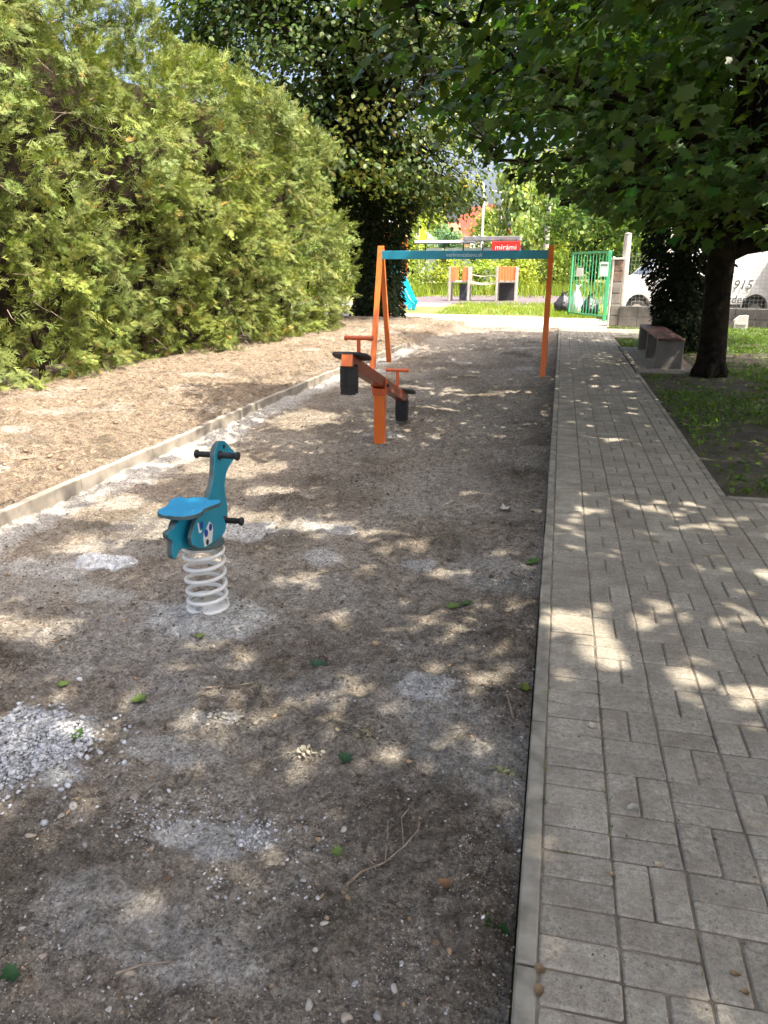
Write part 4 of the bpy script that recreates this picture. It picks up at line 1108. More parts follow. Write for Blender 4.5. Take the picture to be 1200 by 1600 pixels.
for wx in (.62, 4.22):
    for wy in (.0, Wd - .0):
        Mw = Matrix(((1, 0, 0), (0, 0, 1), (0, -1, 0)))
        w = MB().lathe([(.20, -.10), (.29, -.105), (.325, -.08), (.33, 0), (.325, .08), (.29, .105), (.20, .10)], 24, (wx, wy + (.10 if wy < 1 else -.10), .325), Mw).build('wheel', M['tyre'], van)
        MB().lathe([(0, -.085), (.06, -.085), (.10, -.07), (.19, -.08), (.205, -.10), (.205, .10), (.19, .08), (0, .075)], 20, (wx, wy + (.10 if wy < 1 else -.10), .325), Mw).build('rim', M['rim'], van)
    lin = MB().lathe([(.395, -.02), (.385, .22), (0, .22)], 20, (wx, .02, .42), Matrix(((1, 0, 0), (0, 0, 1), (0, -1, 0))).inverted() , 0, math.pi * 2)
for ch_, lx_ in (('0', 3.02), ('915', 3.72)):
    text_mesh('digits', ch_, .40, M['letter_dark'], van, (lx_, -.062, 1.08), (R(90), 0, 0), shear=.25)
text_mesh('lettering', 'gardens', .34, M['letter_dark'], van, (3.55, -.062, .66), (R(90), 0, 0), shear=.1)

# ------------------------------------------------------------------ rubbish bags
def bag_mesh(seed, w, h):
    r = np.random.default_rng(seed); vs = []; n, m = 18, 11
    for j in range(m):
        t = j / (m - 1)
        rad = w * (math.sin(math.pi * min(1, t * .92 + .10)) ** .55) * (1 - .55 * t)
        if j == m - 1: rad = w * .22
        for i in range(n):
            a = 2 * math.pi * i / n
            q = 1 + .20 * math.sin(a * 5 + seed + 3 * t) * t + r.normal(0, .05)
            vs.append((rad * q * math.cos(a), rad * q * math.sin(a), h * t + r.normal(0, .01)))
    fs = [(j * n + i, j * n + (i + 1) % n, (j + 1) * n + (i + 1) % n, (j + 1) * n + i) for j in range(m - 1) for i in range(n)]
    mb = MB().add(vs, fs, True); mb.add(vs[:n], [tuple(range(n - 1, -1, -1))]); return mb
for (x_, y_, w_, h_, sd_, lab) in ((.10, 29.0, .42, .70, 1, 'grey-black rubbish bag slumped left of the green gate'), (1.0, 27.2, .38, .72, 2, 'dark blue-black rubbish bag standing behind the green gate bars'), (.55, 28.4, .30, .95, 3, 'pale knotted rubbish bag between two dark ones behind the gate')):
    bg_ = empty('rubbish_bag', (x_, y_, -.09), label=lab, cat='rubbish bag')
    bag_mesh(sd_, w_, h_).build('sack', M['bag' if sd_ != 3 else 'shelter_glass'], bg_)
    mbk = MB()
    for a in (0, 2.1, 4.2): mbk.prism([(0, -.02), (.13, .05), (.15, .12), (0, .05)], .02, ((0, 0, h_ - .02), (math.cos(a), math.sin(a), 0), (0, 0, 1), (-math.sin(a), math.cos(a), 0)))
    mbk.build('knot', M['bag' if sd_ != 3 else 'shelter_glass'], bg_)

# ------------------------------------------------------------------ playground beyond
pt = empty('play_towers', (-3.8, 38.0, -.075), label='small play frame of two grey posts towers with orange panels and a rope bridge', cat='play frame')
for cx, wdt, full in ((-1.15, .95, False), (1.16, .92, True)):
    for sx in (-1, 1):
        for sy in (0, .9):
            MB().box((cx + sx * wdt / 2, sy, .80), (.10, .10, 1.60), None, .01).build('post', M['wood_grey'], pt)
    MB().box((cx, .45, .90), (wdt - .1, .88, .07)).build('deck', M['wood_grey'], pt)
    for sy in (0, .9):
        if full:
            for k in range(6):
                MB().box((cx - wdt / 2 + .115 + k * (wdt - .22) / 5.0, sy, 1.27 + .015 * (k % 2)), (.118, .03, .66), None, .012).build('panel', M['orange_play'], pt)
        else:
            for sx in (-1, 1):
                MB().box((cx + sx * (wdt / 2 - .18), sy, 1.27), (.26, .03, .66), None, .012).build('panel', M['orange_play'], pt)
    if full:
        MB().box((cx, .86, .42), (wdt - .12, .03, .86)).build('panel', M['dark_plastic'], pt)
    else:
        MB().box((cx + .16, .5, .40), (.34, .34, .78), None, .02).build('panel', M['steel_dark'], pt)
for z_, y_ in ((1.25, .1), (1.25, .8), (.92, .1), (.92, .8)):
    MB().tube([(-.66 + .15 * k, y_, z_ - .10 * math.sin(math.pi * k / 9)) for k in range(10)], .014, 6).build('rope', M['wood_grey'], pt)
for k in range(8):
    MB().box((-.55 + .16 * k, .45, .84 - .08 * math.sin(math.pi * (k + .5) / 8)), (.12, .8, .03)).build('bridge_board', M['wood_grey'], pt)

st = empty('slide_tower', (-6.62, 30.6, -.085), label='turquoise slide on an orange-posted tower half hidden by the dark tree', cat='slide')
for sx in (-.5, .5):
    for sy in (-.5, .5):
        MB().box((sx - .1, sy, 1.35), (.09, .09, 2.7), None, .008).build('post', M['orange'], st)
MB().box((-.1, 0, 1.35), (1.05, 1.05, .06)).build('deck', M['teal'], st)
MB().prism([(-.62, 0), (.62, 0), (0, .6)], 1.15, ((-.1, 0, 2.68), (1, 0, 0), (0, 0, 1), (0, 1, 0))).build('roof', M['orange_play'], st)
sl = MB(); path_s = [(.05 + .11 * k, -.25 - .06 * k, 1.42 - 1.30 * (sm(0, 1, np.array([k / 9.]))[0])) for k in range(10)]
for sgn in (-1, 1):
    sl.tube([(x_, y_ + sgn * .24, z_ + .12) for x_, y_, z_ in path_s], .05, 8)
for a, b in zip(path_s[:-1], path_s[1:]): sl.bar(a, (b[0] + .01, b[1], b[2]), .5, .03, (0, 1, 0))
sl.build('chute', M['slide'], st)
MB().prism(smooth_loop([(-.5, 0), (.0, .1), (.25, 0), (.3, .5), (.1, .95), (-.3, .9), (-.5, .5)]), .05, ((.1, -.58, 1.0), (1, 0, 0), (0, 0, 1), (0, 1, 0))).build('panel', M['slide'], st)

# ------------------------------------------------------------------ bus shelter, sign, poles, houses
sh = empty('bus_shelter', (-7.0, 60.0, -.08), label='long flat-roofed bus shelter with pale panes beyond the playground', cat='bus shelter')
MB().box((-1.9, .3, 3.40), (4.6, 2.4, .18), None, .02).build('roof', M['white_wall'], sh)
MB().box((1.65, .3, 3.60), (4.2, 2.6, .30), None, .02).build('roof', M['grey_roof'], sh)
for k in range(6):
    MB().box((-3.7 + k * 1.5, 1.1, 1.6), (.10, .10, 3.4)).build('post', M['steel_dark'], sh)
for k in range(5):
    MB().box((-2.95 + k * 1.5, 1.12, 1.75), (1.36, .03, 2.5)).build('pane', M['shelter_glass'], sh)
for k in range(4):
    MB().bar((.4 + k * 1.0, -.95, 3.44), (.65 + k * 1.0, -.35, 3.72), .09).build('strut', M['steel_dark'], sh)
MB().box((-1.9, -.93, 3.28), (4.5, .06, .08)).build('beam', M['steel_dark'], sh)
sg = empty('shop_sign', (-4.25, 58.8, 2.98), label='red sign with white lettering under the shelter roof', cat='sign')
MB().box((0, 0, 0), (2.1, .10, .66), None, .02).build('board', M['red_sign'], sg)
text_mesh('lettering', 'mírámi', .50, M['white_sticker'], sg, (0, -.056, -.10), (R(90), 0, 0), width=1.55)
for sx in (-.4, .75): MB().box((sx, .12, -1.3), (.09, .09, 3.5)).build('post', M['steel_dark'], sg)

up = empty('utility_pole', (-1.55, 66, -.1), label='tall grey concrete utility pole beyond the swing frame', cat='pole')
MB().tube([(0, 0, 0), (.05, 0, 4), (.1, 0, 9.5)], [.27, .23, .17], 12).build('shaft', M['concrete'], up)
MB().box((.1, 0, 6.3), (.5, .2, .5), None, .05).build('bracket', M['concrete_light'], up)
MB().box((.1, 0, 9.2), (1.6, .12, .12)).build('crossarm', M['steel_dark'], up)
for k, (x_, y_, lab) in enumerate(((-7.6, 74, 'white street lamp pole in front of the red roofed house'), (-6.7, 84, 'thinner pale street lamp pole right of the red roofed house'))):
    lp = empty('street_lamp', (x_, y_, -.1), label=lab, cat='street lamp')
    MB().tube([(0, 0, 0), (0, 0, 4), (0, 0, 8.4), (-.1, 0, 8.9), (-.9, 0, 9.1)], [.14, .12, .09, .07, .05], 10).build('pole', M['white_wall'], lp)
    MB().box((-1.1, 0, 9.1), (.6, .22, .12), None, .03).build('lamp_head', M['concrete_light'], lp)

def house(name, loc, rz, w, d, eave, ridge, wallm, roofm, label, wins):
    h = empty(name, loc, rz, label, 'house')
    MB().prism([(-w / 2, 0), (w / 2, 0), (w / 2, eave), (0, ridge), (-w / 2, eave)], d, ((0, 0, 0), (1, 0, 0), (0, 0, 1), (0, 1, 0))).build('wall', wallm, h)
    ov = .5; sl_ = (ridge - eave) / (w / 2)
    rf = None
    for s in (-1, 1):
        o = MB().prism([(0, ridge + .02), (s * (w / 2 + ov), eave - sl_ * ov + .02), (s * (w / 2 + ov), eave - sl_ * ov + .24), (0, ridge + .26)], d + 2 * ov, ((0, 0, 0), (1, 0, 0), (0, 0, 1), (0, 1, 0))).build('roof', roofm, h)
        rf = rf or o
    MB().box((w * .2, d * .1, ridge + .1), (.6, .6, 1.6)).build('chimney', M['concrete'], rf)
    for (x_, z_, ww, hh) in wins:
        f = MB().box((x_, -d / 2 - .03, z_), (ww + .16, .10, hh + .16)).build('window', M['white_wall'], h)
        MB().box((x_, -d / 2 - .085, z_), (ww, .03, hh)).build('pane', M['glass'], f)
    return h
house('house', (-12.0, 112, -.1), R(35), 6.4, 7, 5.6, 9.4, M['white_wall'], M['red_roof'], 'white house with a steep red tiled roof far behind the shelter', [(-1.6, 3.6, 1.0, 1.3), (1.4, 3.6, 1.0, 1.3), (0, 6.4, .9, 1.0)])
house('house', (-17.6, 82, -.1), R(-8), 8, 8, 3.9, 6.2, M['white_wall'], M['grey_roof'], 'white house with a grey roof left of the bus shelter', [(-2.4, 2.2, 1.2, 1.2), (.8, 2.2, 1.2, 1.2), (3, 2.2, 1.0, 1.2)])
house('house', (-15.2, 112, -.1), R(-30), 8, 9, 4.5, 7.2, M['cream_wall'], M['red_roof'], 'small far house with low red roof beside the larger one', [(-2, 2.6, 1.2, 1.2), (1.6, 2.6, 1.2, 1.2)])
fl = empty('banner_flag', (-12.1, 66, -.1), label='small yellow-green flag on a pole left of the bus shelter', cat='flag')
MB().tube([(0, 0, 0), (0, 0, 5.2)], .04, 8).build('pole', M['wire'], fl)
MB().prism(smooth_loop([(0, 3.4), (0, 5.0), (.25, 4.9), (.55, 4.2), (.5, 3.5), (.2, 3.35)]), .02, ((.03, 0, 0), (1, 0, 0), (0, 0, 1), (0, 1, 0))).build('cloth', M['yellow_green'], fl)

# ------------------------------------------------------------------ far trees and shrubs
def far_tree(name, label, x, y, h, rad, zb, n, size, tint, seed, trunk=True, cat='tree', narrow=1.0, droop=.3):
    r = np.random.default_rng(seed); random.seed(seed)
    t = empty(name, (x, y, -.1), label=label, cat=cat)
    if trunk:
        MB().tube([(0, 0, 0), (.1, 0, h * .3), (0, .1, h * .6), (0, 0, h * .92)], [.022 * h, .017 * h, .010 * h, .003 * h], 8).build('trunk', M['bark'], t)
        for k in range(7):
            a = random.uniform(0, 6.28); z0 = h * random.uniform(.25, .6)
            MB().tube(limb_path((0, 0, z0), (math.cos(a) * rad * .75, math.sin(a) * rad * .75, z0 + h * random.uniform(.08, .3)), .05, .5, 4), [.008 * h, .006 * h, .004 * h, .003 * h, .001 * h], 5).build('limb', M['bark'], t)
    nc = 46
    u = r.random(nc); cz_ = zb + (h - zb) * u; prof_ = np.sin(np.pi * np.clip(.12 + .88 * u, 0, 1)) ** .7
    a = r.random(nc) * 6.283; rr = rad * prof_ * np.sqrt(r.random(nc))
    cc = np.stack([rr * np.cos(a), rr * np.sin(a), cz_], 1)
    k = r.integers(0, nc, n)
    P = cc[k] + r.normal(size=(n, 3)) * np.array([rad * .22, rad * .22, (h - zb) * .075 * narrow])
    P[:, 2] = np.maximum(P[:, 2], .05)
    D = r.normal(0, .6, (n, 3)) + np.array([0, 0, -droop]); Nn = r.normal(0, .5, (n, 3)) + np.array([0, 0, .8])
    c = colour_var(n, .1, .2, 0, r) * np.array(tint) * np.clip(1 + r.normal(0, .18, nc), .6, 1.5)[k][:, None]
    cloud('crown', QUAD_T, P, D, Nn, r.uniform(size * .7, size * 1.3, n), c, M['far_leaf'], t, 'stuff')
    return t
FT = [('leafy_tree', 'light green tree standing before the white house', -14.6, 76, 6.0, 1.8, 1.2, 2600, .3, (1.1, 1.1, .8), .3),
      ('leafy_tree', 'pale green tree partly covering the red roofed house', -9.2, 96, 7.6, 2.2, 1.5, 3000, .34, (1.1, 1.15, .9), .3),
      ('willow_tree', 'pale weeping willow behind the red sign', -4.6, 79, 11, 2.3, 1.5, 4200, .42, (1.0, 1.05, 1.15), 1.6),
      ('poplar_tree', 'light yellow-green upright tree left of the utility pole', -2.2, 84, 12, 2.0, .8, 3600, .40, (1.25, 1.2, .8), .3),
      ('poplar_tree', 'light green upright tree right of the utility pole', 1.3, 80, 12, 3.2, .8, 4200, .42, (1.05, 1.05, .8), .3),
      ('leafy_tree', 'dark green round tree behind the open gate', 1.9, 53, 8.5, 4.2, 1.4, 6500, .30, (.42, .55, .45), .3),
      ('leafy_tree', 'dark green tree right of the gate above the van', 7.8, 50, 9, 4.4, 1.2, 6000, .32, (.45, .58, .45), .3),
      ('leafy_tree', 'dark green tree farthest right beyond the van', 16, 48, 10, 5, 1.0, 5000, .36, (.5, .6, .45), .3),
      ('spruce_tree', 'bluish conifer above the left half of the bus shelter', -10.3, 72, 4.6, 1.7, .6, 2600, .26, (.62, .85, 1.6), .5),
      ('spruce_tree', 'bluish conifer just left of the red roofed house', -13.0, 86, 5.6, 1.9, .6, 2600, .30, (.55, .8, 1.4), .5),
      ('leafy_tree', 'bright green tree left of the red roofed house', -16.6, 93, 9, 2.8, 2, 3600, .42, (1.15, 1.1, .7), .3),
      ('leafy_tree', 'tall mid green tree behind the white house', -24, 96, 14, 6, 2, 4500, .5, (.8, .9, .7), .3),
      ('leafy_tree', 'broad tree far left behind the hedge', -30, 60, 12, 6, 1, 4500, .5, (.6, .75, .6), .3),
      ('leafy_tree', 'far round tree between the willow and the upright trees', -3.6, 130, 13, 5, 1, 4500, .55, (.85, .95, .8), .3),
      ('leafy_tree', 'far tree behind the upright trees on the right', 9, 110, 14, 8, .5, 5500, .6, (.7, .8, .6), .3),
      ('leafy_tree', 'far wide tree behind the dark trees on the right', 26, 90, 13, 8, .5, 5500, .6, (.6, .75, .55), .3),
      ('leafy_tree', 'far wide tree at the left end of the street', -44, 110, 14, 9, .5, 5500, .6, (.6, .75, .55), .3)]
for i, (nm, lab, x_, y_, h_, r_, zb, n_, s_, tint, dr) in enumerate(FT):
    far_tree(nm, lab, x_, y_, h_, r_, zb, n_, s_, tint, 500 + i, droop=dr)
SHR = [('shrub', 'tall light green shrub left of the small play towers', -9.6, 47, 2.3, 1.6), ('shrub', 'light green shrub behind the left play tower', -7.2, 48.5, 2.2, 1.5), ('shrub', 'light green shrub between the two play towers', -5.0, 47.5, 2.1, 1.5),
       ('shrub', 'yellow-green shrub behind the right play tower', -2.9, 48.5, 2.2, 1.5), ('shrub', 'yellow-green shrub at the foot of the utility pole', -.6, 50, 2.4, 1.6), ('shrub', 'tall light green shrub at the left end beside the dark tree', -12.2, 46, 2.5, 1.7)]
for i, (nm, lab, x_, y_, h_, r_) in enumerate(SHR):
    far_tree(nm, lab, x_, y_, h_, r_, .1, 2600, .17, (1.25, 1.2, .75) if i % 2 else (1.05, 1.1, .8), 700 + i, cat='shrub', droop=-.3)

# ------------------------------------------------------------------ grasses (uncountable)
def grass(name, label, P, h, w, tint, seed, lean=.35):
    r = np.random.default_rng(seed); n = len(P)
    T = (np.array([(-.5, 0, 0), (.5, 0, 0), (.28, .55, .06), (-.28, .55, .06), (0, 1, .22)], float), np.array([(0, 1, 2), (0, 2, 3), (3, 2, 4)]))
    T[0][:, 0] *= w
    D = np.array([0, 0, 1.]) + r.normal(0, lean, (n, 3)); Nn = r.normal(0, 1, (n, 3)); Nn[:, 2] = .1
    c = colour_var(n, .15, .22, .03, r) * np.array(tint)
    o = cloud(name, T, P, D, Nn, r.uniform(h * .5, h * 1.3, n), c, M['grass'])
    return tag(o, label, 'grass', None, 'stuff')
def scatter(n, x0, x1, y0, y1, dens, r):
    x = r.uniform(x0, x1, n); y = r.uniform(y0, y1, n)
    m = r.random(n) < dens(x, y); return x[m], y[m]
r = np.random.default_rng(91)
def d_lawn(x, y):
    d = sm(.40, .60, fbm(x, y, 1.1, 4, 601)) * (.55 + .45 * sm(7.5, 12, y)) + .5 * sm(14, 18, y)
    d = d * np.where((x < 2.25) & (y > 11.95) & (y < 16.15), 0, 1) * np.where((x < 2.8) & (y > 17.9) & (y < 20.9), 0, 1)
    return np.clip(d, 0, 1) * np.where(x < 1.30, 0, 1)
x, y = scatter(80000, 1.28, 9, 5.6, 21.5, d_lawn, r)
grass('lawn_grass', 'patchy shaded grass and weeds under the maples', np.stack([x, y, lawn_z(x, y) - .01], 1), .085, .12, (.72, .85, .62), 1, .55)
x, y = scatter(32000, 1.3, 7.5, 5.6, 21, lambda x, y: np.clip(d_lawn(x, y) * 1.3 + .28 * (y > 5.6), 0, 1) * np.where((x < 2.25) & (y > 11.95) & (y < 16.15), 0, 1), r)
n = len(x); P = np.stack([x, y, lawn_z(x, y) + .01 + .03 * r.random(n)], 1)
tag(cloud('ground_cover', LINDEN_T, P, r.normal(0, 1, (n, 3)) * np.array([1, 1, .3]), r.normal(0, .4, (n, 3)) + np.array([0, 0, 1.]), r.uniform(.025, .06, n), colour_var(n, .1, .25, .02, r) * np.array([.62, .8, .6]), M['grass']), 'low broad-leaved weeds under the maples', 'weeds', None, 'stuff')
x, y = scatter(15000, -8, 1.3, 26.2, 36, lambda x, y: np.clip((y > 27.2 - .0 * x) * (x > -4.4 - (y - 27) * .02) * 1.0 * sm(.25, .5, fbm(x, y, 1.5, 3, 611)) + (x < 1.2) * (x > .2) * (y < 28), 0, 1), r)
grass('verge_grass', 'sunlit bright green grass strip before the play towers', np.stack([x, y, np.full(len(x), -.1)], 1), .16, .10, (1.35, 1.3, .8), 2, .4)
x, y = scatter(13000, -16, 3, 42, 52, lambda x, y: np.where(y > 45.5 - 3.5 * (x < -7.5), 1., .15) * np.clip(.4 + fbm(x, y, 2, 3, 621), 0, 1), r)
grass('tall_grass', 'tall pale green wild grass behind the play area', np.stack([x, y, np.full(len(x), -.1)], 1), .75, .05, (1.3, 1.2, .8), 3, .25)
x, y = scatter(7000, 1.2, 9, 24, 50, lambda x, y: np.where(y > 27, .8, .4), r)
grass('verge_grass', 'green grass around and beyond the open gate', np.stack([x, y, np.full(len(x), -.1)], 1), .18, .10, (1.0, 1.1, .75), 4, .4)
x, y = scatter(2600, -.4, 1.6, 26, 29, lambda x, y: .7 + 0 * x, r)
grass('verge_grass', 'sunlit grass tufts at the foot of the green gate', np.stack([x, y, np.full(len(x), -.09)], 1), .14, .10, (1.3, 1.3, .75), 5, .4)

# weeds in the paving joints
wx = []; 
for (x_, y_, n_) in ((.06, 1.93, 30), (.06, 2.10, 22), (.06, 2.55, 26), (.245, 1.86, 20), (.12, 1.72, 26), (.25, 1.98, 12), (.64, 2.9, 18), (.43, 1.42, 14), (.16, 4.1, 40), (.65, 4.36, 40), (.06, 3.3, 20), (.435, 1.5, 12)):
    wx += [(x_ + random.gauss(0, .008), y_ + random.gauss(0, .02), -.008) for _ in range(n_)]
grass('joint_weeds', 'tiny grass and moss tufts in the paving joints', np.array(wx), .022, .12, (.8, .85, .6), 6, .6)

# ------------------------------------------------------------------ loose stones: uncountable gravel first
ico = bmesh.new(); bmesh.ops.create_icosphere(ico, subdivisions=1, radius=1)
ICO_F20 = (np.array([v.co[:] for v in ico.verts]), np.array([[v.index for v in f.verts] for f in ico.faces])); ico.free()
OCT_V = np.array([(1, 0, 0), (0, 1, 0), (-1, 0, 0), (0, -1, 0), (.15, .1, .9), (0, 0, -1.)]); OCT_F = np.array([(0, 1, 4), (1, 2, 4), (2, 3, 4), (3, 0, 4), (1, 0, 5), (2, 1, 5), (3, 2, 5), (0, 3, 5)])
def stones(name, label, P, S, cols, seed, full=False):
    ICO_V, ICO_F = (ICO_F20 if full else (OCT_V, OCT_F))
    r = np.random.default_rng(seed); n = len(P); k = len(ICO_V)
    sc = S[:, None] * np.stack([r.uniform(.85, 1.2, n), r.uniform(.75, 1.05, n), r.uniform(.5, .8, n)], 1)
    a = r.uniform(0, 6.283, n); ca, sa = np.cos(a), np.sin(a)
    base_ = ICO_V[None] * (1 + r.normal(0, .22, (n, k, 1)))
    B = base_ * sc[:, None, :]
    X = B[:, :, 0] * ca[:, None] - B[:, :, 1] * sa[:, None]; Y = B[:, :, 0] * sa[:, None] + B[:, :, 1] * ca[:, None]
    tl_ = r.normal(0, .35, (n, 1))
    V = np.stack([X, Y, B[:, :, 2] + X * tl_], -1) + P[:, None, :]
    FF_ = (np.arange(n) * k)[:, None, None] + ICO_F[None]
    o = link(name, np_mesh(name, V.reshape(-1, 3), FF_.reshape(-1, 3), True, np.repeat(cols, k, 0)), M['stones'])
    return tag(o, label, 'gravel', None, 'stuff')
def stone_cols(n, r, white=.3):
    c = np.array([.30, .275, .24]) * r.uniform(.6, 1.25, (n, 1))
    w = r.random(n) < white; c[w] = np.array([.52, .51, .49]) * r.uniform(.7, 1.15, (w.sum(), 1))
    t_ = r.random(n) < .12; c[t_] = np.array([.34, .25, .17]) * r.uniform(.7, 1.1, (t_.sum(), 1))
    return c
r = np.random.default_rng(191)
# scattered through the bed, denser near the camera and on the stony patches
n = 42000
y = .9 + 9.5 * r.random(n) ** 2.5; x = -3.3 * r.random(n)
keep = r.random(n) < np.clip(.12 + 1.1 * sm(.48, .68, fbm(x, y, .5, 4, 701)) + .5 * sm(2.2, 1.2, y), 0, 1)
x, y = x[keep], y[keep]; n = len(x)
S = np.clip(r.lognormal(-6.2, .6, n), .0011, .009)
stones('loose_gravel', 'small loose stones scattered over the bare soil', np.stack([x, y, soil_z(x, y) + S * .25], 1), S, stone_cols(n, r, .35), 1)
n = 20000
y = .95 + 8.5 * r.random(n) ** 2.0; x = -.01 - 3.25 * r.random(n)
keep = r.random(n) < np.clip(.15 + 1.4 * sm(.42, .62, fbm(x, y, .3, 4, 711)), 0, 1); x, y = x[keep], y[keep]; n = len(x)
S = np.clip(r.lognormal(-5.5, .6, n), .0018, .018); S = np.minimum(S, .0025 + .0032 * y)
tag(stones('soil_crumbs', 'brown crumbs of soil covering the bare bed', np.stack([x, y, soil_z(x, y) + S * .15], 1), S, np.array([.165, .13, .10]) * r.uniform(.55, 1.55, (n, 1)), 8), cat='soil')
# the white gravel heap
n = 3600
a = r.uniform(0, 6.283, n); q = np.sqrt(r.random(n)); wob = .8 + .4 * vn(a * 1.0, a * 0, .5, 3)
x = -1.755 + .27 * q * wob * np.cos(a); y = 1.865 + .215 * q * wob * np.sin(a)
S = np.clip(r.lognormal(-5.0, .38, n), .0025, .0125)
spr = r.random(n) < .22; x[spr] += r.normal(0, .10, spr.sum()); y[spr] += r.normal(-.02, .07, spr.sum())
stones('gravel_heap', 'flat heap of pale blue-white crushed gravel at the left edge', np.stack([x, y, soil_z(x, y) + S * .3 + np.where(spr, 0, r.random(n) * .010)], 1), S, np.array([.50, .51, .52]) * r.uniform(.5, 1.15, (n, 1)), 2, True)
n = 1500
x = r.normal(-.84, .17, n); y = r.normal(1.62, .075, n) - (x + .86) * .12; S = np.clip(r.lognormal(-5.75, .4, n), .0014, .007)
kq = r.random(n) < sm(.40, .62, fbm(x, y, .11, 3, 721)); x, y, S = x[kq], y[kq], S[kq]; n = len(x)
stones('gravel_scatter', 'thin scatter of white chippings right of the gravel heap', np.stack([x, y, soil_z(x, y) + S * .3], 1), S, np.array([.55, .55, .55]) * r.uniform(.55, 1.1, (n, 1)), 3, True)
# crumbs of mortar and chippings round the foundations and along the new kerb
n = 4200
sel = r.random(n); x = np.zeros(n); y = np.zeros(n)
spots = [(-1.56, 2.95, .20, .14), (-1.62, 6.96, .2, .15), (-.395, 2.56, .09, .07), (-1.9, 4.15, .25, .13), (-1.36, 4.32, .15, .09), (-1.22, 3.82, .1, .1), (-.68, 3.84, .08, .07), (-2.75, 3.3, .3, .12)]
k = r.integers(0, len(spots) + 4, n)
for i, (cx, cy_, sx_, sy_) in enumerate(spots):
    m = k == i; x[m] = r.normal(cx, sx_ * .7, m.sum()); y[m] = r.normal(cy_, sy_ * .7, m.sum())
m = k >= len(spots); y[m] = 2.8 + 8 * r.random(m.sum()) ** 1.5; x[m] = kerb_x(y[m]) + .04 + np.abs(r.normal(0, .14, m.sum()))
S = np.clip(r.lognormal(-5.7, .5, n), .0016, .012)
stones('mortar_crumbs', 'pale mortar crumbs and chippings by the footings and the new kerb', np.stack([x, y, soil_z(x, y) + S * .3], 1), S, np.array([.46, .45, .43]) * r.uniform(.65, 1.15, (n, 1)), 4)
# dark clods
n = 1500
k = r.integers(0, len(CLODS), n); cl = np.array(CLODS)
x = r.normal(cl[k, 0], cl[k, 2] * .6); y = r.normal(cl[k, 1], cl[k, 2] * .6); m = (x < -.02) & (x > -3.2); x, y = x[m], y[m]; n = len(x)
S = np.clip(r.lognormal(-5.15, .55, n), .002, .018) * (.45 + .55 * sm(1.5, 4, y))
tag(stones('soil_clods', 'dark crumbly clods of dug soil', np.stack([x, y, soil_z(x, y) + S * .2], 1), S, np.array([.115, .09, .07]) * r.uniform(.6, 1.5, (n, 1)), 5), cat='soil')
n = 2600
y = 3.5 + 14 * r.random(n) ** 1.4; x = kerb_x(y) - .1 - 2.6 * r.random(n); S = np.clip(r.lognormal(-4.7, .55, n), .004, .03)
tag(stones('topsoil_crumbs', 'dry tan soil crumbs on the strip below the hedge', np.stack([x, y, soil_z(x, y) + S * .2], 1), S, np.array([.30, .215, .145]) * r.uniform(.5, 1.35, (n, 1)), 6), cat='soil')
# debris on the paving
n = 4200
y = .9 + 10 * r.random(n) ** 1.8; x = .06 + 1.12 * r.random(n); S = np.clip(r.lognormal(-6.35, .5, n), .0008, .005)
tag(stones('paving_grit', 'fine grit and bud scales lying on the paving', np.stack([x, y, .001 + S * .3], 1), S, np.array([.22, .18, .13]) * r.uniform(.35, 1.9, (n, 1)), 7), cat='grit')

# ------------------------------------------------------------------ single stones one can pick out
def pebble(loc, size, mat, label, seed):
    bm = bmesh.new(); bmesh.ops.create_icosphere(bm, subdivisions=2, radius=1)
    rr = random.Random(seed); k1 = [Vector((rr.uniform(-1, 1), rr.uniform(-1, 1), rr.uniform(-1, 1))).normalized() for _ in range(5)]
    for v in bm.verts:
        s = 1.0
        for kk in k1: s -= .42 * max(0, v.co.dot(kk) - .45) / .55
        v.co = Vector((v.co.x * 1.2, v.co.y * .88, v.co.z * .62)) * s * size
    me = bpy.data.meshes.new('stone'); bm.to_mesh(me); bm.free()
    me.polygons.foreach_set('use_smooth', [True] * len(me.polygons))
    z = float(soil_z(loc[0], loc[1])[0]) + size * .2
    o = link('stone', me, M[mat], None, (loc[0], loc[1], z)); o.rotation_euler = (rr.uniform(-.25, .25), rr.uniform(-.25, .25), rr.uniform(0, 6.28))
    tag(o, label, 'stone', 'single stones on the bare soil')
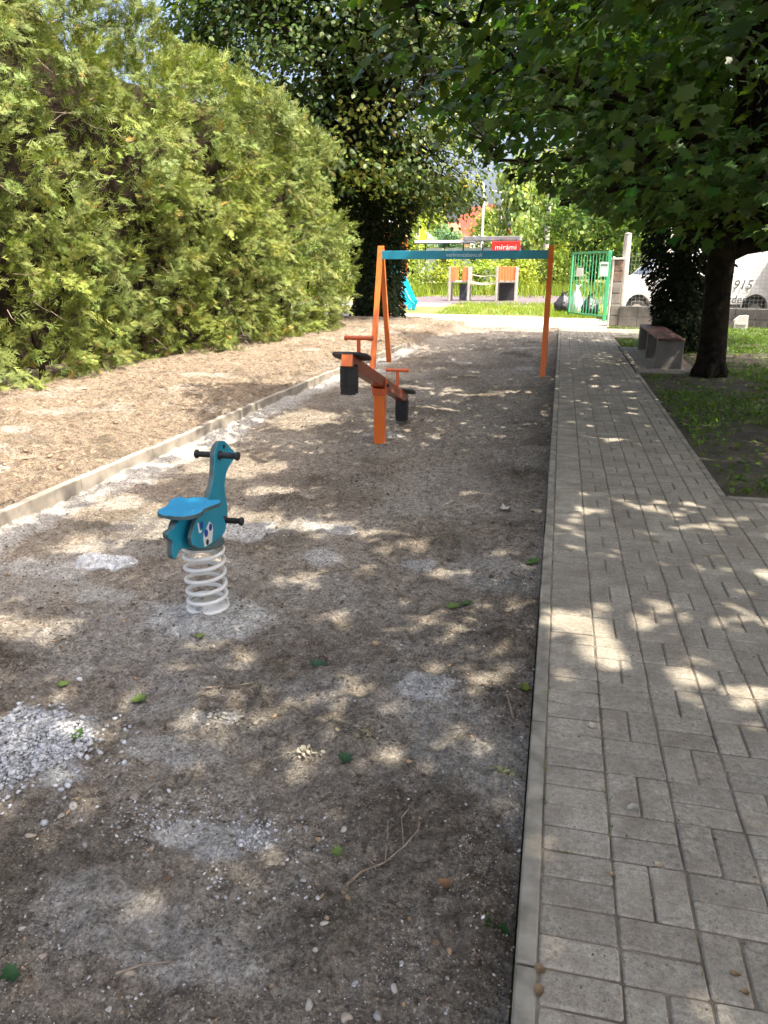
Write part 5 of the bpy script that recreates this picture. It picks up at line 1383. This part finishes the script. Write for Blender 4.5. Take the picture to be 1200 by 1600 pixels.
PEB = [((-.525, 1.732), .017, 'stone_pale', 'rounded pale stone lying just left of the forked twig'), ((-.469, 1.373), .016, 'stone_pale', 'whitish angular stone below the rounded stone by the twig'), ((-.474, 1.315), .012, 'stone_pale', 'small pale stone close below the whitish angular one'),
       ((-.266, 1.27), .015, 'stone_pale', 'pale flat stone low down, second nearest the kerb'), ((-.292, 1.199), .018, 'stone_grey', 'pale grey block-shaped stone at the bottom edge of the soil'), ((-.451, 1.188), .017, 'stone_pale', 'elongated pale stone near the bottom edge, left of the block-shaped one'),
       ((-.355, 1.171), .020, 'stone_tan', 'lumpy tan stone at the very bottom edge of the soil'), ((-.569, 1.494), .012, 'stone_grey', 'small oval grey stone left of the whitish angular stone'), ((-.361, 1.263), .013, 'stone_grey', 'dull grey stone left of the pale flat stone low down'),
       ((-.589, 2.852), .016, 'stone_grey', 'lone rounded grey stone above the round cement patch'), ((-1.436, 1.517), .022, 'stone_tan', 'large tan flat stone below the gravel heap'), ((-1.374, 1.636), .020, 'stone_pale', 'long pale stone just below the right end of the gravel heap'),
       ((-1.391, 1.600), .014, 'stone_pale', 'white stone touching the long pale one below the gravel heap'), ((-1.247, 1.505), .013, 'stone_grey', 'grey stone to the right of the large tan flat stone'), ((-.902, 1.168), .020, 'stone_tan', 'biggest stone of the lower left corner, rough and tan'),
       ((-1.133, 1.165), .014, 'stone_tan', 'round tan stone left of the biggest lower left stone'), ((-.903, 1.085), .013, 'stone_pale', 'pale broken stone under the biggest lower left stone'), ((-1.04, 1.529), .014, 'stone_tan', 'tan stone at the left end of the white chippings'),
       ((-1.059, 1.368), .013, 'stone_grey', 'grey flat stone alone in the middle of the lower left'), ((-1.132, 1.743), .016, 'stone_tan', 'tan stone above the white chippings'), ((-1.11, 1.962), .010, 'stone_pale', 'small white stone alone right of the gravel heap'), ((-1.23, 1.216), .012, 'stone_pale', 'white stone near the left edge low down'),
       ((-.099, 2.051), .009, 'stone_pale', 'small white stone close to the kerb beside a dry stalk')]
for i, (p, s, m_, lab) in enumerate(PEB): pebble(p, s * .78, m_, lab, 40 + i)

# ------------------------------------------------------------------ fallen leaves, twigs, plastic film
def leaf_obj(name, loc, size, rz, col, label, curl=.25, tilt=(0, 0), z=None, tmpl=MAPLE_T, group='fallen leaves'):
    T, F_ = tmpl
    V = (T - np.array([0, .4, 0])) * size; V[:, 2] = V[:, 2] * .6 + curl * (V[:, 0] ** 2 + .6 * V[:, 1] ** 2) / size
    # thin solid leaf
    n = len(V); V2 = V.copy(); V2[:, 2] -= .0008
    outer = list(range(1, n)) if tmpl is MAPLE_T else list(range(n))
    side_ = [(a, b, b + n) for a, b in zip(outer, outer[1:] + outer[:1])] + [(a, b + n, a + n) for a, b in zip(outer, outer[1:] + outer[:1])]
    FF_ = np.concatenate([F_, F_[:, ::-1] + n, np.array(side_)])
    me = np_mesh(name, np.concatenate([V, V2]), FF_, False, np.tile(np.array(col)[None], (2 * n, 1)))
    z = float(soil_z(loc[0], loc[1])[0]) + .012 if z is None else z
    o = link(name, me, M['litter'], None, (loc[0], loc[1], z)); o.rotation_euler = (tilt[0], tilt[1], rz)
    return tag(o, label, 'leaf', group)
G1, G2, G3 = (.07, .16, .03), (.04, .10, .025), (.13, .20, .05)
LV = [((-1.497, 2.234), .062, 1.0, G3, 'bright green maple leaf right above the gravel heap'), ((-1.566, 1.936), .05, 2.2, G1, 'green leaf lying on the right edge of the gravel heap'), ((-1.854, 2.258), .04, .4, G3, 'small light green leaf above the gravel heap near the left edge'),
      ((-.898, 2.661), .065, 1.3, (.04, .09, .05), 'dark green leaf on the soil left of the round cement patch'), ((-.607, 2.053), .05, 2.6, (.035, .085, .04), 'dark green leaf right of the pale torn leaves'), ((-.512, 1.628), .035, .8, G3, 'small green leaf left of the forked twig'),
      ((-.415, 3.317), .06, .2, G3, 'light green leaf left of a pair beyond the round cement patch'), ((-.355, 3.369), .055, 1.9, G1, 'darker green leaf right of a pair beyond the round cement patch'), ((-.03, 2.643), .045, 2.2, (.16, .2, .03), 'yellow-green leaf at the kerb beside the round cement patch'),
      ((-1.498, 2.747), .045, .7, (.2, .26, .06), 'pale green leaf at the foot of the spring rider'), ((-1.171, 1.096), .045, 1.2, (.03, .08, .03), 'dark green leaf at the bottom left corner'), ((-.05, 3.964), .07, 2.0, G1, 'green leaf by the kerb between the path and the far cement patch'),
      ((-.271, 4.948), .09, 1.0, (.50, .49, .42), 'large whitish dry leaf on the soil beyond the spring rider near the kerb'), ((-.691, 2.84), .042, 1.5, (.42, .31, .18), 'round tan dry leaf above the round cement patch'), ((-.189, 1.573), .045, .6, (.25, .14, .07), 'curled brown leaf right of the forked twig')]
for i, (p, s, a, c, lab) in enumerate(LV):
    leaf_obj('leaf', p, s, a * 2.1, c, lab, .4 if c[0] < .2 else .9, (random.uniform(-.2, .2), random.uniform(-.2, .2)), None, LINDEN_T if i in (13, 14) else MAPLE_T)
leaf_obj('leaf', (-.045, 1.50), .082, 2.4, (.03, .085, .022), 'large glossy dark green leaf leaning on the kerb low down', .3, (.35, -.35), -.045)
for i, (p, s, a, c, lab) in enumerate([((.065, 1.34), .030, .4, (.24, .165, .09), 'upper of two tan dry leaves in the gutter joint by the kerb'), ((.062, 1.29), .034, 1.6, (.24, .165, .09), 'lower of two tan dry leaves in the gutter joint by the kerb'), ((.215, 2.358), .034, .9, (.46, .42, .34), 'pale dry leaf on the paving near the kerb'),
                                       ((.368, 1.735), .030, 2.0, (.44, .37, .27), 'pale leaf at the edge of the sun patch on the paving'), ((.323, 1.957), .045, 1.1, (.42, .39, .33), 'pale flattened leaf on the paving above the sun patch'), ((.245, 1.672), .018, .3, (.40, .30, .16), 'tiny tan leaf on the paving below the sun patch'),
                                       ((.50, 1.43), .024, 2.3, (.24, .165, .09), 'upper tan leaf in a joint at the lower right'), ((.515, 1.385), .022, .7, (.24, .165, .09), 'lower tan leaf in a joint at the lower right')]):
    leaf_obj('leaf', p, s, a * 2, c, lab, .12, (0, 0), .005, LINDEN_T if i != 2 else MAPLE_T, 'fallen leaves on the paving')
# torn pale leaf litter clumps
def litter_clump(loc, n, spread, size, col, label, seed):
    r = np.random.default_rng(seed)
    x = r.normal(loc[0], spread, n); y = r.normal(loc[1], spread * .55, n)
    P = np.stack([x, y, soil_z(x, y) + .006 + r.random(n) * .008], 1)
    D = r.normal(0, 1, (n, 3)); D[:, 2] *= .25
    Nn = r.normal(0, .35, (n, 3)) + np.array([0, 0, 1.])
    o = cloud('leaf_litter', LINDEN_T, P, D, Nn, r.uniform(size * .5, size * 1.2, n), np.array(col) * r.uniform(.6, 1.2, (n, 1)), M['litter'])
    return tag(o, label, 'leaf litter', None, 'stuff')
litter_clump((-.754, 2.05), 34, .028, .021, (.44, .40, .31), 'torn whitish dry leaves in the middle of the soil', 1)
litter_clump((-.57, 2.19), 26, .036, .020, (.38, .33, .20), 'pale yellowish dry leaf shreds right of the whitish ones', 2)
litter_clump((-1.13, 2.18), 34, .045, .018, (.44, .41, .34), 'pale leaf shreds right of the gravel heap', 3)
litter_clump((-.08, 2.08), 12, .025, .022, (.36, .38, .16), 'yellowish stalks and shreds against the kerb', 4)
x = np.concatenate([r.uniform(-3.2, -.02, 700), r.uniform(-5.8, -3.5, 700)]); y = np.concatenate([.95 + 9 * r.random(700) ** 1.7, 4 + 13 * r.random(700)])
P = np.stack([x, y, soil_z(x, y) + .004], 1); D = r.normal(0, 1, (1400, 3)); D[:, 2] *= .2
lc = np.array([.25, .17, .10]) * r.uniform(.35, 1.9, (1400, 1))
tag(cloud('leaf_litter', LINDEN_T, P, D, r.normal(0, .3, (1400, 3)) + np.array([0, 0, 1.]), r.uniform(.006, .022, 1400) * (1 + .08 * y), lc, M['litter']), 'brown leaf crumbs strewn over the soil', 'leaf litter', None, 'stuff')

def twig(pts, rad, label, name='twig', forks=()):
    q = [Vector((p[0], p[1], float(soil_z(p[0], p[1])[0]) + .008 + (p[2] if len(p) > 2 else 0))) for p in pts]
    mb = MB().tube(q, [rad * (1 - .6 * i / (len(q) - 1)) for i in range(len(q))], 6)
    for f in forks:
        q2 = [Vector((p[0], p[1], float(soil_z(p[0], p[1])[0]) + .012)) for p in f]; mb.tube(q2, [rad * .5] * (len(q2) - 1) + [rad * .2], 5)
    o = mb.build(name, M['twig'], None); return tag(o, label, 'twig')
twig([(-.455, 1.52), (-.43, 1.58), (-.375, 1.645), (-.33, 1.69), (-.30, 1.755), (-.305, 1.80)], .0045, 'long forked grey twig lying on the soil', forks=[[(-.375, 1.645), (-.385, 1.72), (-.40, 1.79)], [(-.40, 1.615), (-.46, 1.66)], [(-.33, 1.69), (-.36, 1.80), (-.33, 1.88)]])
twig([(-.93, 1.16), (-.87, 1.19), (-.80, 1.215)], .004, 'short brown stick beside the lower left tan stones')
twig([(-.05, 1.96), (-.045, 2.06), (-.08, 2.16)], .003, 'thin dry stalk standing against the kerb')
twig([(-1.27, 2.36), (-1.20, 2.40), (-1.10, 2.44)], .0045, 'dark twig on the soil right of the bright green leaf')
twig([(-.06, 2.42), (-.09, 2.50), (-.12, 2.55)], .005, 'bluish dead twig in the hollow by the kerb')
twig([(-.04, 1.13), (-.05, 1.18), (-.03, 1.23)], .005, 'bent pale stick at the bottom of the kerb')
twig([(-4.6, 4.3), (-4.3, 4.55), (-4.0, 4.9), (-3.85, 5.2)], .012, 'long dead branch on the soil strip at the left edge', 'branch')

# crumpled clear plastic film
nu, nv = 56, 32
uu, vv = np.meshgrid(np.linspace(-1, 1, nu), np.linspace(-1, 1, nv))
px = -2.40 + uu * .175 * (1 - .2 * vv ** 2) + .03 * (fbm(uu, vv, .5, 3, 801) - .5); py = 3.44 + vv * .085 * (1 - .25 * uu ** 2) + .05 * uu * .3 + .03 * (fbm(uu, vv, .5, 3, 805) - .5)
pzv = soil_z(px.ravel(), py.ravel()).reshape(px.shape) + .008 + .11 * np.abs(fbm(uu, vv, .28, 4, 811, .6) - .5) * (1.2 - np.maximum(np.abs(uu), np.abs(vv)) ** 2)
idx = np.arange(nu * nv).reshape(nv, nu)
F = np.stack([idx[:-1, :-1], idx[:-1, 1:], idx[1:, 1:], idx[1:, :-1]], -1).reshape(-1, 4)
m, nt, b, out = new_mat('clear_film')
b.inputs['Base Color'].default_value = (.8, .83, .86, 1); b.inputs['Roughness'].default_value = .18; b.inputs['Specular IOR Level'].default_value = .7
vcol = coords(nt)
tr = nt.nodes.new('ShaderNodeBsdfTransparent'); ms = nt.nodes.new('ShaderNodeMixShader')
nt.links.new(ramp(nt, noise(nt, vcol, 22, 4), [(.38, .12), (.66, .62)]), ms.inputs[0]); nt.links.new(tr.outputs[0], ms.inputs[1]); nt.links.new(b.outputs[0], ms.inputs[2]); nt.links.new(ms.outputs[0], out.inputs['Surface'])
film = link('plastic_film', np_mesh('plastic_film', np.stack([px, py, pzv], -1).reshape(-1, 3), F, False), m)
tag(film, 'crumpled sheet of clear plastic film left of the spring rider', 'plastic film')
